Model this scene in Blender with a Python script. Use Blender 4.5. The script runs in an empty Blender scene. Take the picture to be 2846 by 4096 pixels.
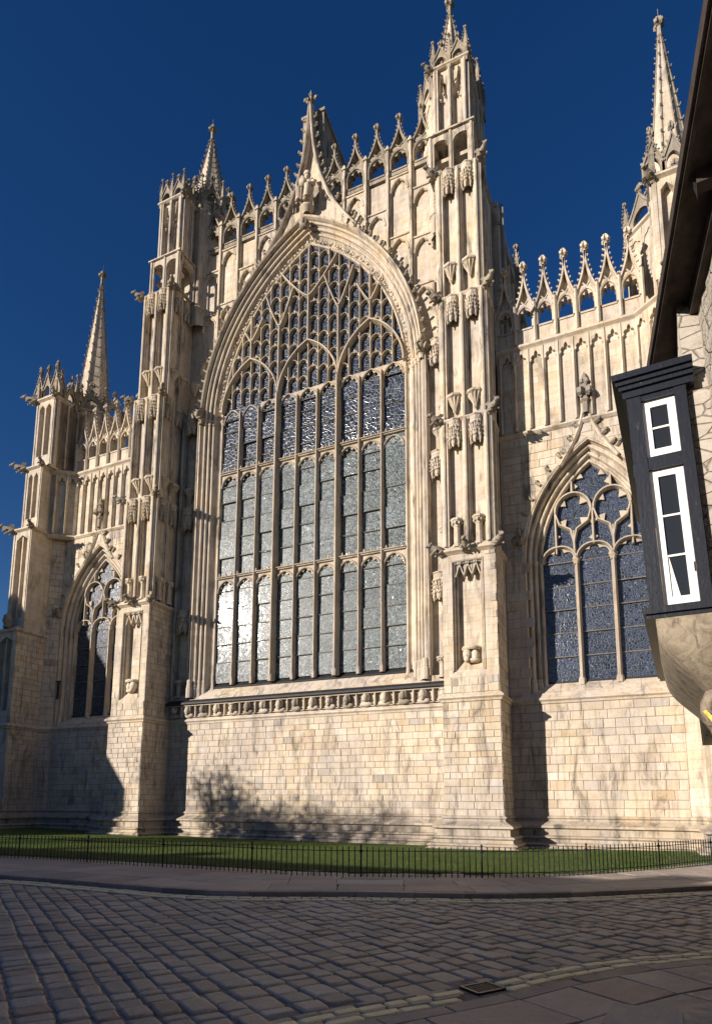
import bpy, bmesh, math, random
from math import sin, cos, pi, sqrt, radians, atan2, acos
from mathutils import Vector, Matrix
from mathutils.geometry import tessellate_polygon

random.seed(7)
SC = bpy.context.scene
COL = SC.collection

# ------------------------------------------------------------------ camera
CAM = Vector((13.2933, -23.7079, 1.65))
YAW, PITCH, ROLL = 0.4272, 0.1484, 0.0038
def cam_axes():
    f = Vector((-sin(YAW)*cos(PITCH), cos(YAW)*cos(PITCH), sin(PITCH)))
    r = Vector((cos(YAW), sin(YAW), 0)); u = r.cross(f)
    return cos(ROLL)*r + sin(ROLL)*u, -sin(ROLL)*r + cos(ROLL)*u, f
R_, U_, F_ = cam_axes()
cd = bpy.data.cameras.new('camera')
cd.sensor_fit = 'VERTICAL'; cd.sensor_height = 24.0
cd.lens = 2514.1/4096*24.0
cd.shift_y = 779.0/4096
cd.clip_start = 0.1; cd.clip_end = 2000
cam = bpy.data.objects.new('camera', cd); COL.objects.link(cam)
cam.matrix_world = Matrix((( R_.x, U_.x, -F_.x, CAM.x), (R_.y, U_.y, -F_.y, CAM.y), (R_.z, U_.z, -F_.z, CAM.z), (0, 0, 0, 1)))
SC.camera = cam

# ------------------------------------------------------------------ light
SUN_EL, SUN_AZ = radians(16.2), radians(216.2)
SUN = Vector((sin(SUN_AZ)*cos(SUN_EL), cos(SUN_AZ)*cos(SUN_EL), sin(SUN_EL)))
world = bpy.data.worlds.new("World"); SC.world = world; world.use_nodes = True
nt = world.node_tree
sky = nt.nodes.new('ShaderNodeTexSky'); sky.sky_type = 'NISHITA'; sky.sun_disc = False
sky.sun_elevation = SUN_EL; sky.sun_rotation = SUN_AZ
sky.altitude = 0; sky.air_density = 1.0; sky.dust_density = 0.1; sky.ozone_density = 3.0
hs = nt.nodes.new('ShaderNodeHueSaturation'); hs.inputs['Saturation'].default_value = 1.29; hs.inputs['Hue'].default_value = 0.515
nt.links.new(sky.outputs[0], hs.inputs['Color'])
nt.links.new(hs.outputs[0], nt.nodes['Background'].inputs[0])
nt.nodes['Background'].inputs[1].default_value = 0.052
sl = bpy.data.lights.new('sun', 'SUN'); sl.energy = 5.0; sl.angle = radians(0.5); sl.color = (1.0, 0.90, 0.80)
so = bpy.data.objects.new('sun', sl); COL.objects.link(so)
so.rotation_euler = SUN.to_track_quat('Z', 'Y').to_euler(); so.location = (-40, -60, 40)
vs = SC.view_settings
vs.view_transform = 'Standard'; vs.look = 'None'; vs.exposure = 0.64; vs.gamma = 1.0; vs.use_curve_mapping = False
SC.cycles.use_denoising = True
SC.cycles.max_bounces = 6
SC.cycles.sample_clamp_indirect = 6.0

# ------------------------------------------------------------------ objects
def tag(o, label=None, cat=None, group=None, kind=None):
    if label: o['label'] = label
    if cat: o['category'] = cat
    if group: o['group'] = group
    if kind: o['kind'] = kind
    return o
def empty(name, loc=(0, 0, 0), rz=0.0, parent=None):
    o = bpy.data.objects.new(name, None); COL.objects.link(o); o.location = loc; o.rotation_euler = (0, 0, rz)
    o.empty_display_size = 0.2
    if parent: o.parent = parent
    return o
def place(name, me, parent=None, loc=(0, 0, 0), rot=(0, 0, 0), scale=(1, 1, 1)):
    o = bpy.data.objects.new(name, me); COL.objects.link(o)
    o.location = loc; o.rotation_euler = rot; o.scale = scale
    if parent: o.parent = parent
    return o

class Frame:
    """maps (a, b, d): a right, b up, d out of the face"""
    def __init__(s, O, A, B=(0, 0, 1)):
        s.O = Vector(O); s.A = Vector(A).normalized(); s.B = Vector(B).normalized(); s.N = s.A.cross(s.B)
    def __call__(s, a, b, d=0.0):
        return s.O + s.A*a + s.B*b + s.N*d
def front(y, x=0.0): return Frame((x, y, 0), (1, 0, 0))          # faces -Y
def facex(x, sgn, y=0.0): return Frame((x, y, 0), (0, sgn, 0))   # sgn=+1 faces +X, -1 faces -X
WF = front(0)

class MB:
    def __init__(s): s.v = []; s.f = []; s.r = []; s.cur = 0.5
    def add(s, vs, fs):
        n = len(s.v); s.v.extend([tuple(p) for p in vs])
        for f in fs: s.f.append(tuple(i+n for i in f)); s.r.append(s.cur)
        return s
    def box(s, x0, x1, y0, y1, z0, z1):
        return s.add([(x0,y0,z0),(x1,y0,z0),(x1,y1,z0),(x0,y1,z0),(x0,y0,z1),(x1,y0,z1),(x1,y1,z1),(x0,y1,z1)],
                     [(0,3,2,1),(4,5,6,7),(0,1,5,4),(1,2,6,5),(2,3,7,6),(3,0,4,7)])
    def fbox(s, F, a0, a1, b0, b1, d0, d1, ch=0.0):
        """box in a frame; ch chamfers the front edges"""
        p = [F(a0,b0,d0),F(a1,b0,d0),F(a1,b1,d0),F(a0,b1,d0)]
        if ch > 0:
            q = [F(a0,b0,d1-ch),F(a1,b0,d1-ch),F(a1,b1,d1-ch),F(a0,b1,d1-ch)]
            t = [F(a0+ch,b0+ch,d1),F(a1-ch,b0+ch,d1),F(a1-ch,b1-ch,d1),F(a0+ch,b1-ch,d1)]
            fs = [(0,3,2,1)]
            for k in (0, 4):
                for i in range(4): fs.append((k+i, k+(i+1)%4, k+4+(i+1)%4, k+4+i))
            fs.append((8,9,10,11))
            return s.add(p+q+t, fs)
        q = [F(a0,b0,d1),F(a1,b0,d1),F(a1,b1,d1),F(a0,b1,d1)]
        return s.add(p+q, [(0,3,2,1),(4,5,6,7)] + [(i,(i+1)%4,4+(i+1)%4,4+i) for i in range(4)])
    def plate(s, F, outer, d0, d1, holes=(), back=False):
        """flat plate with holes, front at d1, sides down to d0"""
        loops = [list(outer)] + [list(h) for h in holes]
        pts = [p for l in loops for p in l]
        tris = tessellate_polygon([[Vector((p[0], p[1], 0)) for p in l] for l in loops])
        n = len(pts)
        vs = [F(p[0], p[1], d1) for p in pts] + [F(p[0], p[1], d0) for p in pts]
        fs = [tuple(t) for t in tris]
        if back: fs += [tuple(i+n for i in reversed(t)) for t in tris]
        k = 0
        for l in loops:
            m = len(l)
            for i in range(m):
                j = (i+1) % m
                fs.append((k+i, k+j, n+k+j, n+k+i))
            k += m
        return s.add(vs, fs)
    def grid(s, rows, closed_u=False, closed_v=False):
        """rows: list of equally long lists of points"""
        m = len(rows[0]); vs = [p for r in rows for p in r]; fs = []
        R = len(rows)
        for i in range(R if closed_v else R-1):
            for j in range(m if closed_u else m-1):
                a = i*m+j; b = i*m+(j+1) % m; c = ((i+1) % R)*m+(j+1) % m; d = ((i+1) % R)*m+j
                fs.append((a, b, c, d))
        return s.add(vs, fs)
    def lathe(s, c, prof, n=8, a0=0.0, a1=2*pi, rot=0.0, sx=1, sy=1):
        full = abs(a1-a0-2*pi) < 1e-6
        m = n if full else n+1
        rows = [[Vector((c[0]+sx*r*cos(rot+a0+(a1-a0)*k/n), c[1]+sy*r*sin(rot+a0+(a1-a0)*k/n), c[2]+z)) for k in range(m)] for r, z in prof]
        return s.grid(rows, closed_u=full)
    def tube(s, pts, rad, n=6, cap=True, sq=1.0):
        pts = [Vector(p) for p in pts]
        if not isinstance(rad, (list, tuple)): rad = [rad]*len(pts)
        rows = []; up = None
        for i, p in enumerate(pts):
            t = (pts[min(i+1, len(pts)-1)]-pts[max(i-1, 0)])
            t = t.normalized() if t.length > 1e-9 else Vector((0, 0, 1))
            if up is None: up = Vector((0, 0, 1)) if abs(t.z) < .9 else Vector((1, 0, 0))
            x = t.cross(up)
            if x.length < 1e-5: x = t.cross(Vector((0, 1, 0)))
            x.normalize(); y = x.cross(t); up = y
            rows.append([p+(x*cos(2*pi*k/n)+y*sq*sin(2*pi*k/n))*rad[i] for k in range(n)])
        s.grid(rows, closed_u=True)
        if cap:
            for row in (rows[0], rows[-1]): s.add(row, [tuple(range(n))])
        return s
    def bar(s, F, pts, prof, closed=False):
        """sweep an open profile [(offset, d)...] along a 2-D polyline in a frame"""
        n = len(pts); P = [Vector((p[0], p[1])) for p in pts]; rows = []
        for i in range(n):
            a = P[i-1] if (i or closed) else None; b = P[(i+1) % n] if (i < n-1 or closed) else None
            t1 = (P[i]-a) if a is not None else None; t2 = (b-P[i]) if b is not None else None
            t1 = t1.normalized() if t1 is not None and t1.length > 1e-9 else None
            t2 = t2.normalized() if t2 is not None and t2.length > 1e-9 else None
            if t1 is None: t1 = t2
            if t2 is None: t2 = t1
            n1 = Vector((-t1.y, t1.x)); n2 = Vector((-t2.y, t2.x)); m = n1+n2
            if m.length < 1e-6: m = n1
            m.normalize(); c = max(0.45, m.dot(n1)); m = m/c
            rows.append([F(P[i].x+m.x*e, P[i].y+m.y*e, d) for e, d in prof])
        s.grid(rows, closed_v=closed)
        if not closed:
            for r in (rows[0], rows[-1]):
                if len(r) > 2: s.add(r, [tuple(range(len(r)))])
        return s
    def plan(s, path, prof, close=False):
        """sweep a profile [(out, z)...] along a plan polyline; outward is to the right of travel"""
        n = len(path); P = [Vector(p) for p in path]; rows = []
        for i in range(n):
            t1 = (P[i]-P[i-1]).normalized() if (i or close) else None
            t2 = (P[(i+1) % n]-P[i]).normalized() if (i < n-1 or close) else None
            if t1 is None: t1 = t2
            if t2 is None: t2 = t1
            n1 = Vector((t1.y, -t1.x)); n2 = Vector((t2.y, -t2.x)); m = (n1+n2)
            if m.length < 1e-6: m = n1
            m.normalize(); m = m/max(.35, m.dot(n1))
            rows.append([Vector((P[i].x+m.x*o, P[i].y+m.y*o, z)) for o, z in prof])
        s.grid(rows, closed_v=close)
        if not close:
            for r in (rows[0], rows[-1]): s.add(r, [tuple(range(len(r)))])
        return s
    def blob(s, c, sx, sy, sz, n=6, m=8, rough=0.0, seed=0, fn=None):
        rnd = random.Random(seed); rows = []
        for i in range(n+1):
            th = pi*i/n; row = []
            for j in range(m):
                ph = 2*pi*j/m; k = 1+rough*(rnd.random()*2-1)
                p = Vector((sin(th)*cos(ph), sin(th)*sin(ph), cos(th)))
                if fn: k *= fn(p)
                row.append(Vector((c[0]+p.x*sx*k, c[1]+p.y*sy*k, c[2]+p.z*sz*k)))
            rows.append(row)
        return s.grid(rows, closed_u=True)
    def mesh(s, name, mat, smooth=False, mirror=False):
        me = bpy.data.meshes.new(name)
        v = [(-p[0], p[1], p[2]) for p in s.v] if mirror else s.v
        f = [tuple(reversed(q)) for q in s.f] if mirror else s.f
        me.from_pydata(v, [], f)
        if len(set(s.r)) > 1 or s.cur != 0.5:
            at = me.attributes.new('rnd', 'FLOAT', 'FACE'); at.data.foreach_set('value', s.r)
        if smooth: me.polygons.foreach_set('use_smooth', [True]*len(me.polygons))
        if mat: me.materials.append(mat)
        return me
    def build(s, name, mat, parent=None, smooth=False, mirror=False, loc=(0, 0, 0)):
        return place(name, s.mesh(name, mat, smooth, mirror), parent, loc)

# ------------------------------------------------------------------ curves
def arch_pts(a, zs, h, e=0.0, n=14, z0=None, cx=0.0):
    """pointed arch, half width a, springing zs, rise h, offset e outwards; left to right"""
    R = (a*a+h*h)/(2*a); c = R-a; Re = R+e
    th = acos(min(1, c/Re)) if Re > c else 0
    right = [(-c+Re*cos(th*k/n), zs+Re*sin(th*k/n)) for k in range(n+1)]
    if z0 is not None: right = [(a+e, z0)] + right
    left = [(-x, z) for x, z in right]
    pts = left + right[::-1][1:]
    return [(x+cx, z) for x, z in pts]
def foil_arch(a, zs, h, nf=5, dep=0.16, n=30, cx=0.0, z0=None):
    """pointed arch opening with cusps turned inwards"""
    base = arch_pts(a, zs, h, 0, n//2)
    m = len(base)-1; out = []
    for i, (x, z) in enumerate(base):
        t = i/m; k = dep*(1-abs(sin(nf*pi*t)))**1.6 if 0 < i < m else 0
        dx, dz = -x, (zs+h*0.25-z); L = max(1e-6, sqrt(dx*dx+dz*dz))
        out.append((x+dx/L*k+cx, z+dz/L*k))
    if z0 is not None: out = [(cx-a, z0)] + out + [(cx+a, z0)]
    return out
def arch_sweep(mb, F, a, zs, h, prof, z0=None, n=22, cx=0.0):
    cols = [[F(x, z, d) for x, z in arch_pts(a, zs, h, e, n, z0, cx)] for e, d in prof]
    mb.grid(cols)
def rolls(spec):
    """profile from (e, d, r) rolls and (e, d) points"""
    out = []
    for q in spec:
        if len(q) == 2: out.append(q)
        else:
            e, d, r = q
            for k in range(5):
                t = pi*(k/4.0); out.append((e-r*cos(t), d+r*sin(t)))
    return out
def ogee(a, z0, z1, n=12, k=0.55):
    """concave gable half outline from (a,z0) to (0,z1)"""
    return [(a*(1-t)**(1+k*1.6), z0+(z1-z0)*t) for t in [i/n for i in range(n+1)]]
def clip_convex(poly, conv):
    out = poly
    m = len(conv)
    area = sum(conv[i][0]*conv[(i+1) % m][1]-conv[(i+1) % m][0]*conv[i][1] for i in range(m))
    sg = 1 if area > 0 else -1
    for i in range(m):
        ax, ay = conv[i]; bx, by = conv[(i+1) % m]
        def side(p): return sg*((bx-ax)*(p[1]-ay)-(by-ay)*(p[0]-ax))
        res = []
        for j in range(len(out)):
            p, q = out[j], out[(j+1) % len(out)]; sp, sq = side(p), side(q)
            if sp >= 0: res.append(p)
            if (sp > 0 and sq < 0) or (sp < 0 and sq > 0):
                t = sp/(sp-sq); res.append((p[0]+(q[0]-p[0])*t, p[1]+(q[1]-p[1])*t))
        out = res
        if len(out) < 3: return []
    return out
def in_arch(x, z, a, zs, h, e=0.0):
    if z <= zs: return abs(x) < a+e
    R = (a*a+h*h)/(2*a); c = R-a
    return (abs(x)+c)**2+(z-zs)**2 < (R+e)**2
# ------------------------------------------------------------------ materials
class NT:
    def __init__(s, name):
        s.m = bpy.data.materials.new(name); s.m.use_nodes = True; s.t = s.m.node_tree
        s.b = s.t.nodes['Principled BSDF']; s.out = s.t.nodes['Material Output']
    def n(s, typ, **kw):
        nd = s.t.nodes.new('ShaderNode'+typ)
        for k, v in kw.items():
            if k in ('op', 'operation'): nd.operation = v
            elif k.startswith('i'):
                key = k[1:]
                nd.inputs[int(key) if key.isdigit() else key.replace('_', ' ')].default_value = v
            else: setattr(nd, k, v)
        return nd
    def l(s, a, b): s.t.links.new(a, b)
    def math(s, op, a, b=None, clamp=False):
        nd = s.t.nodes.new('ShaderNodeMath'); nd.operation = op; nd.use_clamp = clamp
        for i, x in enumerate((a, b)):
            if x is None: continue
            if isinstance(x, (int, float)): nd.inputs[i].default_value = x
            else: s.l(x, nd.inputs[i])
        return nd.outputs[0]
    def mix(s, fac, a, b, blend='MIX'):
        nd = s.t.nodes.new('ShaderNodeMix'); nd.data_type = 'RGBA'; nd.blend_type = blend
        for i, x in ((0, fac), (6, a), (7, b)):
            if isinstance(x, (int, float)): nd.inputs[i].default_value = x
            elif isinstance(x, tuple): nd.inputs[i].default_value = (*x, 1)
            else: s.l(x, nd.inputs[i])
        return nd.outputs[2]
    def ramp(s, src, stops, interp='LINEAR'):
        nd = s.t.nodes.new('ShaderNodeValToRGB'); nd.color_ramp.interpolation = interp
        e = nd.color_ramp.elements
        while len(e) < len(stops): e.new(0.5)
        for k, (p, c) in enumerate(stops):
            e[k].position = p; e[k].color = (*c, 1) if isinstance(c, tuple) else (c, c, c, 1)
        s.l(src, nd.inputs[0]); return nd.outputs[0]
    def pos(s): 
        return s.n('NewGeometry').outputs['Position']
    def noise(s, vec, scale, detail=4, rough=0.55, dist=0.0):
        nd = s.n('TexNoise', iScale=scale, iDetail=detail, iRoughness=rough, iDistortion=dist)
        s.l(vec, nd.inputs['Vector']); return nd.outputs['Fac']
    def vmul(s, vec, t):
        nd = s.n('VectorMath', op='MULTIPLY'); s.l(vec, nd.inputs[0]); nd.inputs[1].default_value = t; return nd.outputs[0]
    def bump(s, h, strength=0.4, dist=0.02, prev=None):
        nd = s.n('Bump', iStrength=strength, iDistance=dist); s.l(h, nd.inputs['Height'])
        if prev is not None: s.l(prev, nd.inputs['Normal'])
        return nd.outputs[0]
    def done(s, col=None, rough=0.8, nrm=None, spec=0.25, metal=0.0):
        b = s.b
        if col is not None:
            if isinstance(col, tuple): b.inputs['Base Color'].default_value = (*col, 1)
            else: s.l(col, b.inputs['Base Color'])
        if isinstance(rough, (int, float)): b.inputs['Roughness'].default_value = rough
        else: s.l(rough, b.inputs['Roughness'])
        b.inputs['Specular IOR Level'].default_value = spec; b.inputs['Metallic'].default_value = metal
        if nrm is not None: s.l(nrm, b.inputs['Normal'])
        return s.m

CREAM = (0.60, 0.52, 0.40); OCHRE = (0.50, 0.40, 0.27); GREY = (0.465, 0.42, 0.37); PALE = (0.68, 0.625, 0.54); PINK = (0.53, 0.41, 0.33)
def stone(name, mode='ashlar', tint=1.0, soot=0.5, row=0.30, wid=0.66, lichen=0.0):
    t = NT(name); P = t.pos()
    sx = t.n('SeparateXYZ'); t.l(P, sx.inputs[0])
    uv = t.n('CombineXYZ'); t.l(t.math('ADD', sx.outputs[0], sx.outputs[1]), uv.inputs[0]); t.l(sx.outputs[2], uv.inputs[1])
    big = t.noise(P, 0.35, 3); mid = t.noise(P, 2.6, 5, 0.6); fine = t.noise(P, 26, 4, 0.65)
    hgt = fine
    if mode == 'block':
        at = t.n('Attribute', attribute_name='rnd'); r = at.outputs['Fac']
        col = t.ramp(r, [(0.0, (0.33, 0.30, 0.26)), (0.05, GREY), (0.12, CREAM), (0.34, (0.585, 0.50, 0.37)), (0.50, CREAM), (0.66, (0.62, 0.55, 0.44)), (0.80, (0.56, 0.47, 0.34)), (0.90, OCHRE), (0.955, PALE), (1.0, PINK)])
    else:
        nd = t.n('TexBrick', iScale=1.0, iMortar_Size=0.008 if mode == 'ashlar' else 0.004, iMortar_Smooth=0.3, iBias=0.0, iBrick_Width=wid, iRow_Height=row)
        nd.offset = 0.5; t.l(uv.outputs[0], nd.inputs['Vector'])
        nd.inputs['Color1'].default_value = (0, 0, 0, 1); nd.inputs['Color2'].default_value = (1, 1, 1, 1); nd.inputs['Mortar'].default_value = (0.5, 0.5, 0.5, 1)
        rb = t.n('RGBToBW'); t.l(nd.outputs['Color'], rb.inputs[0])
        col = t.ramp(rb.outputs[0], [(0.0, (0.50, 0.43, 0.33)), (0.25, CREAM), (0.5, (0.61, 0.54, 0.43)), (0.75, (0.56, 0.46, 0.32)), (1.0, (0.64, 0.58, 0.48))])
        if mode == 'ashlar':
            col = t.mix(t.math('MULTIPLY', nd.outputs['Fac'], 0.45), col, (0.22, 0.17, 0.12))
            hgt = t.math('SUBTRACT', fine, t.math('MULTIPLY', nd.outputs['Fac'], 0.9))
    col = t.mix(t.ramp(big, [(0.42, 0.0), (0.60, 0.85)]), col, GREY, 'MIX')
    col = t.mix(t.ramp(mid, [(0.30, 0.55), (0.52, 0.0)]), col, (0.40, 0.31, 0.20))
    col = t.mix(t.ramp(mid, [(0.58, 0.0), (0.75, 0.5)]), col, PALE)
    st = t.noise(t.vmul(P, (2.2, 2.2, 0.5)), 1.0, 6, 0.7, 0.6)
    col = t.mix(t.ramp(st, [(0.52, 0.0), (0.68, soot)]), col, (0.12, 0.105, 0.09))
    st2 = t.noise(t.vmul(P, (7.0, 7.0, 0.42)), 1.0, 4, 0.6, 0.3)
    col = t.mix(t.ramp(st2, [(0.52, 0.0), (0.70, soot*0.6)]), col, (0.22, 0.19, 0.155))
    if lichen > 0:
        col = t.mix(t.ramp(t.noise(P, 3.2, 4), [(0.35, 0.0), (0.6, lichen)]), col, (0.21, 0.20, 0.16))
    col = t.mix(0.5, col, t.ramp(fine, [(0.25, 0.66), (0.75, 1.2)]), 'MULTIPLY')
    col = t.mix(1.0, col, (tint, tint*.978, tint*.965), 'MULTIPLY')
    h2 = t.math('ADD', t.math('MULTIPLY', mid, 0.8), hgt)
    return t.done(col, 0.88, t.bump(h2, 0.5, 0.02), 0.15)

M_BLOCK = stone('stone_block', 'block', 0.98, 0.8)
M_ASH = stone('stone_ashlar', 'ashlar', 0.97, 0.6)
M_CARVE = stone('stone_carved', 'carve', 0.97, 0.6)
M_WEATH = stone('stone_weathered', 'carve', 0.66, 0.8, lichen=0.45)
M_FINE = stone('stone_shaft', 'carve', 0.97, 1.0, row=0.55, wid=1.4)
M_MULL = stone('stone_mullion', 'carve', 0.82, 0.35, row=0.9, wid=7.0)
M_MORTAR = stone('stone_mortar', 'carve', 0.42, 0.4)
M_PLINTH = stone('stone_plinth', 'ashlar', 0.80, 1.0, row=0.42, wid=0.95)

def simple(name, col, rough=0.6, spec=0.3, nscale=8, var=0.35, bump=0.2, metal=0.0, bd=0.01):
    t = NT(name); P = t.pos(); n1 = t.noise(P, nscale, 5, 0.6); n2 = t.noise(P, nscale*6, 3)
    c = t.mix(1.0, col, t.ramp(n1, [(0.3, 1-var), (0.7, 1+var)]), 'MULTIPLY')
    return t.done(c, rough, t.bump(t.math('ADD', n1, t.math('MULTIPLY', n2, 0.4)), bump, bd), spec, metal)
M_LEAD = simple('sill_lead', (0.022, 0.022, 0.024), 0.6, 0.25, 5)
M_ROOF = simple('lead_roof', (0.20, 0.21, 0.22), 0.6, 0.3, 1.5)
M_IRON = simple('iron_black', (0.012, 0.012, 0.012), 0.38, 0.5, 30, 0.3, 0.15)
M_SADDLE = simple('saddle_bar', (0.16, 0.145, 0.12), 0.6, 0.3, 10)

def leaded(name, base, scale=(5.0, 5.0), lead=(0.20, 0.20, 0.20), tilt=0.10, rough=0.22, diff=0.5, tint2=None, lw=0.05, spec=0.5, coat=0.0, crinkle=0.0):
    """leaded glass: irregular quarries held in lead, each set at its own slight angle"""
    t = NT(name); P = t.pos()
    sx = t.n('SeparateXYZ'); t.l(P, sx.inputs[0])
    uv = t.n('CombineXYZ'); t.l(sx.outputs[0], uv.inputs[0]); t.l(sx.outputs[2], uv.inputs[1])
    oi = t.n('ObjectInfo')
    off = t.n('CombineXYZ'); t.l(t.math('MULTIPLY', oi.outputs['Random'], 37.0), off.inputs[2])
    nz = t.n('TexNoise', iScale=3.0, iDetail=2.0); t.l(uv.outputs[0], nz.inputs['Vector'])
    warp = t.n('VectorMath', op='MULTIPLY_ADD'); t.l(nz.outputs['Color'], warp.inputs[0]); warp.inputs[1].default_value = (0.14, 0.14, 0); t.l(uv.outputs[0], warp.inputs[2])
    sc_ = t.vmul(warp.outputs[0], (scale[0], scale[1], 1))
    ad = t.n('VectorMath', op='ADD'); t.l(sc_, ad.inputs[0]); t.l(off.outputs[0], ad.inputs[1])
    v1 = t.n('TexVoronoi', voronoi_dimensions='3D', feature='F1', iScale=1.0); t.l(ad.outputs[0], v1.inputs['Vector'])
    v2 = t.n('TexVoronoi', voronoi_dimensions='3D', feature='DISTANCE_TO_EDGE', iScale=1.0); t.l(ad.outputs[0], v2.inputs['Vector'])
    edge = t.ramp(v2.outputs['Distance'], [(lw*0.6, 1.0), (lw*1.4, 0.0)])
    sep = t.n('SeparateColor'); t.l(v1.outputs['Color'], sep.inputs[0])
    col = t.mix(1.0, base, t.ramp(sep.outputs[0], [(0.0, 0.45), (1.0, 1.7)]), 'MULTIPLY')
    if tint2: col = t.mix(t.ramp(sep.outputs[1], [(0.80, 0.0), (0.84, 0.85)]), col, tint2)
    col = t.mix(edge, col, lead)
    col = t.mix(1.0, col, t.ramp(oi.outputs['Random'], [(0.0, 0.86), (1.0, 1.15)]), 'MULTIPLY')
    # each quarry leans its own way
    dn = t.n('VectorMath', op='MULTIPLY_ADD'); t.l(v1.outputs['Color'], dn.inputs[0]); dn.inputs[1].default_value = (tilt, 0, tilt); dn.inputs[2].default_value = (-tilt/2, 0, -tilt/2)
    g = t.n('NewGeometry'); s1 = t.n('VectorMath', op='ADD'); t.l(g.outputs['Normal'], s1.inputs[0]); t.l(dn.outputs[0], s1.inputs[1])
    nn = t.n('VectorMath', op='NORMALIZE'); t.l(s1.outputs[0], nn.inputs[0])
    wv = t.noise(t.vmul(uv.outputs[0], (22, 16, 1)), 1.0, 2)
    h = t.math('ADD', t.math('MULTIPLY', edge, 0.9), t.math('MULTIPLY', wv, 0.5))
    nb = t.bump(h, 0.25, 0.006, nn.outputs[0])
    rg = t.math('ADD', t.math('MULTIPLY', edge, 0.35), rough)
    if crinkle > 0:
        cr = t.noise(t.vmul(uv.outputs[0], (22, 16, 1)), 1.0, 3, 0.6, 1.6)
        col = t.mix(1.0, col, t.ramp(cr, [(.40, 1-crinkle), (.50, 1.0), (.60, 1+crinkle*2.0)]), 'MULTIPLY')
    t.done(col, rg, nb, spec)
    if coat > 0:
        t.b.inputs['Coat Weight'].default_value = coat; t.b.inputs['Coat Roughness'].default_value = 0.075; t.l(nb, t.b.inputs['Coat Normal'])
    t.b.inputs['IOR'].default_value = 1.52
    return t.m
M_GLASS = leaded('leaded_glass', (0.062, 0.076, 0.080), (9.0, 7.5), (0.14, 0.155, 0.16), 0.04, 0.34, lw=0.05, spec=0.12, coat=0.09, crinkle=0.8)
M_GLASS_UP = leaded('leaded_glass_upper', (0.025, 0.032, 0.045), (6.0, 6.0), (0.17, 0.18, 0.19), 0.045, 0.14, lw=0.026, spec=0.5)
M_GLASS_AISLE = leaded('leaded_glass_aisle', (0.026, 0.034, 0.050), (11.0, 13.0), (0.125, 0.14, 0.165), 0.04, 0.16, tint2=(0.03, 0.035, 0.07), lw=0.030, spec=0.4)
M_PANE = NT('window_pane').done((0.02, 0.022, 0.022), 0.04, None, 0.6)
# ================================================================== the minster
minster = tag(empty('minster', (0, 0, 0)), 'huge pale limestone Gothic cathedral front with a great pointed window', 'cathedral')
YW = -0.57                       # wall face
WALL = front(YW)
def part(name, mb, mat, parent=None, smooth=False): return mb.build(name, mat, parent or minster, smooth)
def copy_tree(o, parent, mirror=False, name=None):
    c = o.copy(); COL.objects.link(c); c.parent = parent
    if mirror: c.scale = (-o.scale.x, o.scale.y, o.scale.z); c.location = (-o.location.x, o.location.y, o.location.z)
    for ch in [k for k in o.children]: copy_tree(ch, c)
    return c
GA, GZ, GS, GH = 4.8, 7.06, 20.38, 8.09      # great window: half width, sill, springing, rise

# ---- wall core
mb = MB()
hole = arch_pts(GA, GS, GH, 0.80, 24, z0=6.2)
def outline_above(e): return arch_pts(GA, GS, GH, e, 24)
# below the sill, two flanks and the gable field behind the blind panels
mb.plate(WALL, [(-6.95, 0.0), (6.95, 0.0), (6.95, 6.1), (-6.95, 6.1)], -1.2, 0.0)
for s in (-1, 1):
    mb.plate(WALL, [(s*5.72, 6.1), (s*6.95, 6.1), (s*6.95, 20.5), (s*5.72, 20.5)], -1.0, -0.32)
mb.plate(front(YW), [(-6.95, 20.5), (-6.95, 30.1), (6.95, 30.1), (6.95, 20.5)] + [(x, z) for x, z in reversed(outline_above(0.85))], -1.2, -0.46)
main_wall = part('main_wall', mb, M_ASH)

# ---- ashlar blocks, gathered here and made at the end
BLOCKS = []
MORTAR = MB()
def blocks(F, a0, a1, b0, b1, rows, wid=(0.38, 0.85), skip=None, proud=0.022, seed=0, dark=0.0):
    if skip is None: MORTAR.plate(F, [(a0+.02, b0+.02), (a1-.02, b0+.02), (a1-.02, b1-.02), (a0+.02, b1-.02)], -.01, .003)
    rnd = random.Random(seed); b = b0; k = 0
    while b < b1-0.08:
        h = rows*rnd.uniform(0.86, 1.16)
        if b+h > b1-0.10: h = b1-b
        a = a0; first = True
        while a < a1-1e-6:
            w = rnd.uniform(*wid)
            if first and k % 2: w *= 0.55
            first = False
            if a1-(a+w) < wid[0]*0.6: w = a1-a
            if not (skip and skip(a, a+w, b, b+h)):
                BLOCKS.append((F, a+.0055, a+w-.0055, b+.0055, b+h-.0055, proud+rnd.uniform(-.007, .007), rnd.random()*(1-dark)))
            a += w
        b += h; k += 1

# ---- plan outline of the right half at ground level (mirrored for the left)
BX0, BX1, BYF = 6.92, 8.98, -2.25
CX0, CX1, CYF = 15.1, 16.6, -2.75
half = [(0, YW), (BX0, YW), (BX0, BYF), (BX1, BYF), (BX1, YW), (14.64, YW), (CX0, -1.05), (CX0, CYF), (CX1, CYF), (CX1, 1.0)]
full = [(-x, y) for x, y in half[::-1]] + half[1:]
mb = MB()
mb.plan(full, [(0.0, 1.18), (0.08, 1.13), (0.09, 1.08), (0.04, 1.04), (0.05, 0.98), (0.13, 0.93), (0.33, 0.82), (0.35, 0.75), (0.22, 0.70), (0.22, 0.50), (0.36, 0.46), (0.40, 0.41), (0.33, 0.37), (0.34, 0.27), (0.46, 0.23), (0.50, 0.18), (0.44, 0.14), (0.56, 0.06), (0.58, -0.4), (-0.3, -0.4)])
plinth = part('plinth', mb, M_PLINTH)

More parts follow.
